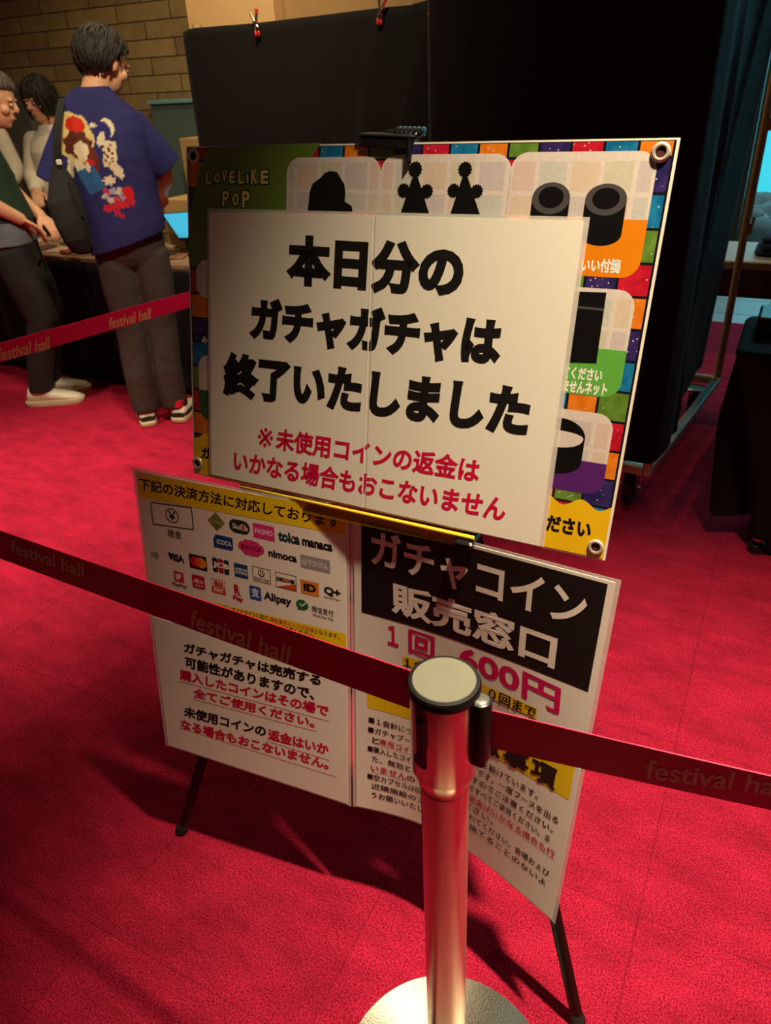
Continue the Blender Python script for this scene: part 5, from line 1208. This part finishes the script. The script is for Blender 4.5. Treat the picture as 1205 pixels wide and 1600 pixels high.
# T-shirt
BLUE = bpy.data.materials.new('navy_cotton_print'); BLUE.use_nodes = True; nt = BLUE.node_tree; bs = nt.nodes['Principled BSDF']
at_ = nt.nodes.new('ShaderNodeAttribute'); at_.attribute_name = 'print'; nt.links.new(at_.outputs['Color'], bs.inputs['Base Color']); bs.inputs['Roughness'].default_value = 0.8; bs.inputs['Specular IOR Level'].default_value = 0.25
nz = nt.nodes.new('ShaderNodeTexNoise'); nz.inputs['Scale'].default_value = 16; nz.inputs['Detail'].default_value = 3; bp = nt.nodes.new('ShaderNodeBump'); bp.inputs['Strength'].default_value = 0.3; bp.inputs['Distance'].default_value = 0.02
tc_ = nt.nodes.new('ShaderNodeTexCoord'); nt.links.new(tc_.outputs['Object'], nz.inputs['Vector']); nt.links.new(nz.outputs['Fac'], bp.inputs['Height']); nt.links.new(bp.outputs['Normal'], bs.inputs['Normal'])
mb = MB(); hemv = V3(0.26, 0, 0.065)
mb.loft([((-0.004, 0.0, 0.905), (0.178, 0, 0.045), (0, 0.150, 0.0)), ((-0.004, 0, 0.97), (0.182, 0, 0.03), (0, 0.150, 0)), ((-0.006, 0.0, 1.10), (0.176, 0, 0.01), (0, 0.142, 0)), ((-0.012, 0.0, 1.26), (0.180, 0, 0), (0, 0.140, 0)), ((-0.016, 0, 1.36), (0.188, 0, 0), (0, 0.120, 0)),
         ((-0.018, -0.002, 1.43), (0.172, 0, -0.008), (0, 0.098, 0)), ((-0.022, -0.004, 1.478), (0.128, 0, -0.012), (0, 0.082, 0)), ((-0.026, -0.004, 1.512), (0.088, 0, -0.006), (0, 0.074, 0)), ((-0.024, -0.002, 1.530), (0.072, 0, 0), (0, 0.068, 0))], BLUE, n=32, p=2.5)
for sh, el, e2, sx in ((shL+V3(0.02, 0, 0.012), shL+(elL-shL)*0.5+V3(-0.008, 0, 0), elL+V3(-0.004, 0.0, 0.035), -1), (shR+V3(-0.02, 0, 0.012), shR+(elR-shR)*0.5+V3(0.012, 0, 0), elR+V3(0.012, 0.0, 0.035), 1)):
    d_ = nrm(e2-sh); q_ = nrm(np.cross(d_, [0, 1, 0])); k_ = np.cross(q_, d_); mb.loft([(sh, q_*0.078, k_*0.078), (el, q_*0.080, k_*0.078), (e2, q_*0.076, k_*0.078)], BLUE, n=24)
shirt = fused('t_shirt', mb, 0.0055, man, 3, 0.5, 0.0045, 11)
# printed design, generic shapes in the photograph's colours, part of the shirt's own colour
me = shirt.data; co = np.zeros(len(me.vertices)*3); me.vertices.foreach_get('co', co); co = co.reshape(-1, 3); no = np.zeros(len(me.vertices)*3); me.vertices.foreach_get('normal', no); no = no.reshape(-1, 3)
colv = np.tile(np.array(rgb(44, 44, 100)), (len(co), 1)); X_, Z_ = co[:, 0]+0.012, co[:, 2]; back = (no[:, 1] < -0.25) & (co[:, 1] < 0)
def blob(cx, cz, rx, rz, c, rot=0.0, wob=0.0):
    dx, dz = X_-cx, Z_-cz; ca, sa = math.cos(rot), math.sin(rot); u, v = (dx*ca+dz*sa)/rx, (-dx*sa+dz*ca)/rz; a_ = np.arctan2(v, u)
    k_ = (np.hypot(u, v) < 1+wob*np.sin(a_*7+cx*90)) & back; colv[k_] = np.array(rgb(*c)); return k_
def barr(cx, cz, rx, rz, c, rot=0.0):
    dx, dz = X_-cx, Z_-cz; ca, sa = math.cos(rot), math.sin(rot); k_ = (abs(dx*ca+dz*sa) < rx) & (abs(-dx*sa+dz*ca) < rz) & back; colv[k_] = np.array(rgb(*c))
CR = (226, 214, 180)
blob(-0.118, 1.345, 0.078, 0.098, (222, 200, 130), 0.0, 0.05); blob(-0.105, 1.395, 0.040, 0.032, (206, 44, 24), 0, 0.02)
blob(-0.112, 1.322, 0.058, 0.050, (96, 44, 30), 0.2, 0.10); blob(-0.062, 1.275, 0.022, 0.060, (104, 44, 30), 0.25, 0.06); blob(-0.100, 1.300, 0.030, 0.034, CR, 0, 0.05)
blob(-0.120, 1.238, 0.022, 0.030, CR, 0.3, 0.06); blob(-0.075, 1.252, 0.020, 0.012, (206, 30, 40), 0, 0.15); barr(-0.085, 1.185, 0.040, 0.050, (48, 96, 150), 0.35); blob(-0.088, 1.235, 0.010, 0.020, CR)
k0 = blob(0.020, 1.378, 0.030, 0.036, CR); blob(0.006, 1.366, 0.028, 0.036, (42, 40, 112)); blob(-0.012, 1.338, 0.014, 0.030, CR, -0.5, 0.1); blob(-0.035, 1.390, 0.014, 0.009, CR, 0, 0.3)
barr(0.012, 1.280, 0.028, 0.050, CR, -0.12)
for i in range(12): blob(0.006+0.016*math.sin(i*2.4), 1.243+0.0065*i, 0.007, 0.005, (96, 34, 40), i)
blob(0.030, 1.215, 0.020, 0.036, CR, 0.5, 0.12); blob(-0.012, 1.178, 0.024, 0.018, CR, 0, 0.2)
for i in range(18): blob(-0.045+0.006*i+0.012*math.sin(i*3.1), 1.118+0.022*math.sin(i*1.7), 0.013, 0.009, ((206, 190, 176), (196, 60, 90), (150, 160, 190))[i % 3], i, 0.2)
blob(0.058, 1.122, 0.021, 0.030, (204, 28, 40), 0, 0.04)
for i in range(46):
    u = i/45; blob(-0.055+0.125*u, 1.066+0.010*math.sin(u*38)+0.022*u, 0.0065, 0.009, (196, 34, 56))
for i in range(14): blob(-0.015+0.0025*i, 1.040+0.012*math.sin(i*0.45), 0.006, 0.006, (196, 34, 56))
blob(-0.165, 1.225, 0.014, 0.05, CR, -0.25, 0.15)
at_l = me.color_attributes.new('print', 'FLOAT_COLOR', 'POINT'); at_l.data.foreach_set('color', colv.ravel())
# jeans
DENIM = mat('washed_black_denim', rgb(62, 56, 52), rough=0.85, var=0.25, scale=14, bump=0.3, bscale=30)
mb = MB(); mb.loft([((0, 0, 0.775), (0.06, 0, 0), (0, 0.045, 0)), ((0, 0, 0.80), (0.125, 0, 0), (0, 0.088, 0)), ((0, 0, 0.845), (0.152, 0, 0), (0, 0.112, 0)), ((0, 0, 0.90), (0.160, 0, 0), (0, 0.125, 0)), ((0, 0, 1.0), (0.148, 0, 0), (0, 0.115, 0))], DENIM)
for s_, x0, x1, x2 in ((-1, -0.078, -0.078, -0.092), (1, 0.076, 0.068, 0.055)):
    P_ = [(x0, 0.0, 0.86), (x0, 0.0, 0.70), (x1, 0.005, 0.50), (x2*0.95+x1*0.05, -0.005, 0.28), (x2, 0.0, 0.075)]; R_ = [0.092, 0.088, 0.076, 0.072, 0.066]
    mb.loft([(p, (r_, 0, 0), (0, r_*1.06, 0)) for p, r_ in zip(P_, R_)], DENIM, n=24)
fused('jeans', mb, 0.007, man, 8, 0.5, 0.005, 16)
OFFW = mat('cream_leather', rgb(226, 214, 188), rough=0.55, var=0.06); SOLEW = mat('cream_sole', rgb(214, 200, 164), rough=0.7)
DKGR = mat('dark_green_leather', rgb(30, 40, 30), rough=0.5); SOCK = mat('red_sock', rgb(206, 24, 46), rough=0.9)
shoe(man, V3(-0.088, -0.075, 0), (-0.10, 1, 0), 0.285, (OFFW, SOLEW), 0.09, [DKGR]); shoe(man, V3(0.058, -0.080, 0), (0.35, 1, 0), 0.285, (OFFW, SOLEW), 0.09, [DKGR, SOCK])
def hair_cap(parent, c, ax, r, cut, m, name='hair', seed=1, fringe=0.0):
    """closed shell of hair round the skull; cut(direction in head axes) -> 1 keeps, 0 tucks it under the skin"""
    n, k = 56, 36; rn = np.random.default_rng(seed); kk = rn.normal(size=(6, 3))*7; mb = MB(); out = []; t = np.arange(n)*2*np.pi/n
    for i in range(1, k):
        ph = -np.pi/2+np.pi*i/k; D = np.stack([np.cos(ph)*np.cos(t), np.cos(ph)*np.sin(t), np.full(n, np.sin(ph))], 1)
        keep = np.array([cut(d) for d in D]); w = 1+0.025*np.sin(D@kk.T).sum(1)/2.5
        out.append(c+((D*np.asarray(r))*(w*(0.70+0.30*keep))[:, None])@ax)
    mb.rings(out, m)
    c0 = np.asarray(c, float); r_ = np.asarray(r, float)
    for q in range(420):                                   # separate locks lying along the shell
        th_, ph_ = rn.uniform(0, 2*np.pi), math.asin(rn.uniform(-0.75, 0.99)); P = []; w_ = rn.uniform(-0.25, 0.25); ln = rn.uniform(0.35, 0.75)
        for f_ in np.linspace(0, 1, 6):
            p_ = ph_-ln*f_; t_ = th_+w_*f_; d = np.array([math.cos(p_)*math.cos(t_), math.cos(p_)*math.sin(t_), math.sin(p_)])
            if cut(d) < 0.45: break
            P.append(c0+((d*r_)*(1.0+0.018+0.02*math.sin(f_*3.1)))@ax)
        if len(P) >= 3: mb.tube(P, np.linspace(0.0065, 0.0012, len(P)), m, 6)
    return mb.build(name, parent, smooth=80)
def short_cut(d):
    x, y, z = d; lim = -0.42 if y < -0.2 else (-0.42+0.75*min(1, (y+0.2)/0.7)); face = 1.0/(1+math.exp(-(z-lim)*16))
    ear = 1-0.85*math.exp(-((y-0.0)/0.2)**2-((z+0.22)/0.22)**2)*(abs(x) > 0.7); return face*ear
def long_nape(d):
    x, y, z = d; lim = -0.80 if y < -0.15 else (-0.80+1.25*min(1, (y+0.15)/0.75)); face = 1.0/(1+math.exp(-(z-lim)*14))
    return face*(1-0.9*math.exp(-((y-0.02)/0.16)**2-((z+0.30)/0.26)**2)*(abs(x) > 0.6))
hair_cap(man, hc+hax[2]*0.026-hax[1]*0.016, hax, (0.097, 0.121, 0.113), long_nape, HAIR)
eyes(hc, hax, man)
# ---- his shoulder bag
bag = thing('shoulder_bag', 'black slouchy shoulder bag hanging at the left back of the man in blue', 'bag', (-1.13, 3.66, 0), MTH, None, True)
NYL = mat('black_nylon', rgb(17, 16, 15), rough=0.85, var=0.2, scale=20, bump=0.4, bscale=18)
mb = MB(); mb.loft([((-0.218, -0.135, 1.262), (0.018, 0, 0), (0, 0.018, 0)), ((-0.220, -0.150, 1.20), (0.048, 0, 0.01), (0, 0.034, 0)), ((-0.222, -0.165, 1.12), (0.074, 0, 0.015), (0, 0.050, 0)), ((-0.212, -0.172, 1.03), (0.070, 0, 0.012), (0, 0.056, 0)), ((-0.205, -0.172, 0.96), (0.060, 0, 0.008), (0, 0.054, 0)), ((-0.196, -0.165, 0.905), (0.048, 0, 0), (0, 0.040, 0)), ((-0.194, -0.16, 0.893), (0.03, 0, 0), (0, 0.025, 0))], NYL, n=28)
me = mesh_fused(mb, 0.006, 3); me.polygons.foreach_set('use_smooth', [True]*len(me.polygons)); put('bag_body', me, bag)
mb = MB(); sp = [(-0.150, -0.02, 1.492), (-0.160, -0.085, 1.462), (-0.182, -0.135, 1.39), (-0.205, -0.158, 1.31), (-0.218, -0.150, 1.24)]
mb.loft([(p, (0.016, 0, 0), nrm(np.cross((1, 0, 0), np.subtract(sp[min(i+1, 4)], sp[max(i-1, 0)])))*0.003) for i, p in enumerate(sp)], NYL, n=12)
sp2 = [(-0.150, -0.01, 1.492), (-0.170, 0.085, 1.46), (-0.205, 0.125, 1.34), (-0.240, 0.05, 1.24), (-0.232, -0.11, 1.22)]
mb.loft([(p, (0.014, 0, 0), nrm(np.cross((1, 0, 0), np.subtract(sp2[min(i+1, 4)], sp2[max(i-1, 0)])))*0.003) for i, p in enumerate(sp2)], NYL, n=12); mb.build('strap', bag, smooth=60)
mb = MB(); mb.tube([(-0.178, -0.192, 1.19), (-0.165, -0.205, 1.12), (-0.160, -0.212, 1.05)], [0.012, 0.018, 0.010], NYL, 12); mb.tube([(-0.158, -0.214, 1.12), (-0.148, -0.218, 1.0), (-0.150, -0.212, 0.93)], [0.004]*3, NYL, 8); mb.build('drawcord', bag, smooth=60)
mb = MB(); mb.box((-0.205, -0.178, 1.265), (0.022, 0.008, 0.022), mat('white_toggle', rgb(226, 222, 210), rough=0.4), None, 0.003); mb.build('white_buckle', bag)

# ---- customer at the left edge, in profile
cu_ = thing('person', 'customer in dark green top and white trainers reaching over the counter at the left edge', 'person', (-1.85, 4.08, 0), -math.pi/2+0.12, None, True)
# local: y is where the customer faces (to the right of the picture), x towards the camera
hc2 = V3(0.0, 0.085, 1.495); hx2 = axes_of(0.0, 0.30); mb = MB()
head(mb, hc2, hx2, SKIN); limb(mb, [(0, -0.045, 1.30), (0, 0.0, 1.37), (0, 0.055, 1.45)], [0.07, 0.056, 0.056], SKIN)
mb.loft([((0, -0.02, 0.78), (0.15, 0, 0), (0, 0.11, 0)), ((0, -0.03, 0.90), (0.155, 0, 0), (0, 0.115, 0)), ((0, -0.05, 1.10), (0.15, 0, 0), (0, 0.11, 0)), ((0, -0.06, 1.24), (0.16, 0, 0), (0, 0.10, 0)), ((0, -0.055, 1.32), (0.08, 0, 0), (0, 0.06, 0))], SKIN)
for s_, sh, el, wr in ((1, V3(0.145, -0.085, 1.235), V3(0.21, -0.03, 1.09), V3(0.13, 0.095, 0.985)), (-1, V3(-0.145, -0.07, 1.235), V3(-0.20, 0.0, 1.07), V3(-0.10, 0.13, 0.965))):
    limb(mb, [sh, el, wr], [0.050, 0.042, 0.029], SKIN); y_ = nrm(wr-el); x_ = nrm(np.cross(y_, [0, 0, 1.0]))*(-s_); hand(mb, wr, np.array([x_, y_, V3(0, 0, 1)]), s_, SKIN, 0.75)
for s_ in (1, -1):
    limb(mb, [(0.085*s_, -0.02, 0.84), (0.085*s_, 0.055 if s_ > 0 else 0.045, 0.47), (0.085*s_, -0.065 if s_ > 0 else -0.06, 0.09)], [0.08, 0.056, 0.038], SKIN)
fused('body', mb, 0.0055, cu_, 2)
GRT = mat('dark_green_cotton', rgb(26, 52, 36), rough=0.85, var=0.15, bump=0.25, bscale=20); GYT = mat('grey_blue_cotton', rgb(112, 124, 132), rough=0.85, var=0.15, bump=0.25, bscale=20)
mb = MB(); mb.loft([((0, -0.012, 0.97), (0.172, 0, 0), (0, 0.130, 0)), ((0, -0.045, 1.10), (0.170, 0, 0), (0, 0.128, 0)), ((0, -0.062, 1.22), (0.178, 0, 0), (0, 0.118, 0)), ((0, -0.062, 1.29), (0.14, 0, 0), (0, 0.095, 0)), ((0, -0.05, 1.335), (0.075, 0, 0), (0, 0.07, 0))], GRT, n=32)
for s_ in (1, -1):
    sh = V3(0.135*s_, -0.078, 1.25); e_ = V3(0.208*s_, -0.045, 1.125); d_ = nrm(e_-sh); q_ = nrm(np.cross(d_, [0, 1, 0])); k_ = np.cross(q_, d_); mb.loft([(sh, q_*0.078, k_*0.078), (e_, q_*0.070, k_*0.074)], GRT, n=20)
fused('green_top', mb, 0.006, cu_, 3, 0.5, 0.004, 12)
mb = MB(); mb.loft([((0, -0.02, 0.86), (0.176, 0, 0), (0, 0.125, 0)), ((0, -0.02, 0.92), (0.174, 0, 0), (0, 0.128, 0)), ((0, -0.03, 1.03), (0.165, 0, 0), (0, 0.12, 0))], GYT, n=32); fused('shirt_tail', mb, 0.007, cu_, 2, 0.5, 0.004, 14)
mb = MB(); mb.loft([((-0.06, 0.105, 0.84), (0.02, 0, 0), (0, 0.02, 0)), ((0.02, 0.118, 0.84), (0.10, 0, 0), (0, 0.016, 0)), ], GRT, n=16)
BLKT = mat('black_trouser_cloth', rgb(30, 27, 27), rough=0.85, var=0.2, bump=0.25, bscale=24)
mb = MB(); mb.loft([((0, -0.02, 0.76), (0.16, 0, 0), (0, 0.122, 0)), ((0, -0.02, 0.94), (0.166, 0, 0), (0, 0.122, 0))], BLKT)
for s_ in (1, -1):
    k_ = 0.055 if s_ > 0 else 0.045; P_ = [(0.082*s_, -0.02, 0.84), (0.082*s_, 0.02, 0.66), (0.085*s_, k_, 0.47), (0.085*s_, -0.01, 0.27), (0.085*s_, -0.058, 0.085)]
    mb.loft([(p, (r_, 0, 0), (0, r_*1.05, 0)) for p, r_ in zip(P_, [0.092, 0.09, 0.078, 0.07, 0.062])], BLKT, n=24)
fused('trousers', mb, 0.007, cu_, 2, 0.5, 0.005, 15)
WSH = mat('white_trainer_mesh', rgb(232, 224, 200), rough=0.6, var=0.05)
shoe(cu_, V3(0.085, -0.150, 0), (0.02, 1, 0), 0.31, (WSH, SOLEW), 0.105); shoe(cu_, V3(-0.085, -0.145, 0), (-0.05, 1, 0), 0.31, (WSH, SOLEW), 0.105)
hair_cap(cu_, hc2+hx2[2]*0.036-hx2[1]*0.012, hx2, (0.088, 0.110, 0.098), short_cut, mat('greying_hair', rgb(86, 78, 70), rough=0.6, var=0.35, scale=150, bump=0.5, bscale=200), seed=4)
eyes(hc2, hx2, cu_); mouth(hc2, hx2, cu_)

# ---- two assistants in white shirts behind the counter, facing us
WHS = mat('white_shirt_cotton', rgb(226, 218, 196), rough=0.8, var=0.05, bump=0.25, bscale=16)
def assistant(label, loc, rz, hyaw, hpitch, long_hair, arm_r, arm_l, seed):
    t = thing('person', label, 'person', loc, rz, None, True); hc_ = V3(0, 0.03, 1.485); hx = axes_of(hyaw, hpitch); mb = MB()
    head(mb, hc_, hx, SKIN); limb(mb, [(0, -0.02, 1.29), (0, 0.0, 1.35), (0, 0.018, 1.43)], [0.062, 0.050, 0.050], SKIN)
    mb.loft([((0, 0, 0.80), (0.14, 0, 0), (0, 0.10, 0)), ((0, 0, 1.0), (0.12, 0, 0), (0, 0.09, 0)), ((0, 0, 1.2), (0.14, 0, 0), (0, 0.10, 0)), ((0, -0.01, 1.30), (0.08, 0, 0), (0, 0.06, 0))], SKIN)
    for s_, (sh, el, wr) in ((1, arm_r), (-1, arm_l)):
        limb(mb, [V3(*sh), V3(*el), V3(*wr)], [0.046, 0.036, 0.025], SKIN); y_ = nrm(V3(*wr)-V3(*el)); x_ = nrm(np.cross(y_, [0, 0, 1.0]))*(-s_); hand(mb, V3(*wr), np.array([x_, y_, nrm(np.cross(x_, y_))*(1 if np.cross(x_, y_)[2] > 0 else -1)]), s_, SKIN, 0.5, 0.92)
        limb(mb, [(0.075*s_, 0, 0.84), (0.08*s_, 0.01, 0.46), (0.08*s_, 0, 0.09)], [0.075, 0.052, 0.036], SKIN)
    fused('body', mb, 0.0055, t, 2)
    mb = MB(); mb.loft([((0, 0, 0.93), (0.150, 0, 0), (0, 0.115, 0)), ((0, 0, 1.06), (0.146, 0, 0), (0, 0.112, 0)), ((0, 0, 1.20), (0.156, 0, 0), (0, 0.118, 0)), ((0, -0.006, 1.275), (0.145, 0, 0), (0, 0.092, 0)), ((0, -0.006, 1.325), (0.078, 0, 0), (0, 0.068, 0)), ((0, 0, 1.352), (0.062, 0, 0), (0, 0.06, 0))], WHS, n=28)
    for s_, (sh, el, wr) in ((1, arm_r), (-1, arm_l)):
        a_, b_, c_ = V3(*sh)-V3(0.02*s_, 0, 0), V3(*el), V3(*el)+(V3(*wr)-V3(*el))*0.82; limb(mb, [a_, b_, c_], [0.062, 0.056, 0.044], WHS)
    fused('white_shirt', mb, 0.006, t, 3, 0.5, 0.004, 13)
    mb = MB(); mb.loft([((0, 0, 0.78), (0.152, 0, 0), (0, 0.112, 0)), ((0, 0, 0.95), (0.142, 0, 0), (0, 0.11, 0))], BLKT)
    for s_ in (1, -1): mb.loft([(p, (r_, 0, 0), (0, r_, 0)) for p, r_ in zip([(0.076*s_, 0, 0.84), (0.08*s_, 0.01, 0.46), (0.08*s_, 0, 0.05)], [0.082, 0.068, 0.06])], BLKT, n=22)
    fused('trousers', mb, 0.008, t, 2)
    for s_ in (1, -1): shoe(t, V3(0.08*s_, -0.08, 0), (0, 1, 0), 0.25, (BLACKP, RUBBER), 0.075)
    def bob(d):
        x, y, z = d
        if y > 0.15: lim = 0.16 if abs(x) < 0.52 else -0.9
        else: lim = -0.9
        return 1.0/(1+math.exp(-(z-lim)*18))
    if long_hair:
        hair_cap(t, hc_+hx[2]*0.020-hx[1]*0.006, hx, (0.094, 0.110, 0.122), bob, HAIR, seed=seed)
        for s_ in (-1, 1): mb = MB(); mb.tube([hc_+hx[0]*s_*0.066+hx[1]*0.062+hx[2]*0.055, hc_+hx[0]*s_*0.078+hx[1]*0.058-hx[2]*0.02, hc_+hx[0]*s_*0.072+hx[1]*0.052-hx[2]*0.095], [0.016, 0.014, 0.005], HAIR, 10); mb.build('side_lock', t, smooth=70)
    else: hair_cap(t, hc_+hx[2]*0.036-hx[1]*0.012, hx, (0.090, 0.112, 0.102), short_cut, HAIR, seed=seed)
    eyes(hc_, hx, t); mouth(hc_, hx, t); return t
assistant('woman with black fringe and white shirt facing us from behind the counter', (-2.00, 5.33, 0), math.pi-0.15, -0.35, 0.22, True,
          ((0.150, 0, 1.265), (0.185, 0.03, 1.06), (0.085, 0.20, 0.99)), ((-0.150, 0, 1.265), (-0.19, 0.04, 1.06), (-0.12, 0.22, 0.98)), 2)
assistant('assistant at the left edge of whom only a rolled white sleeve shows behind the customer', (-2.60, 5.60, 0), math.pi+0.1, 0.2, 0.25, False,
          ((0.160, 0, 1.285), (0.195, 0.03, 1.08), (0.11, 0.20, 1.0)), ((-0.165, 0, 1.295), (-0.215, 0.05, 1.08), (-0.16, 0.23, 0.98)), 6)
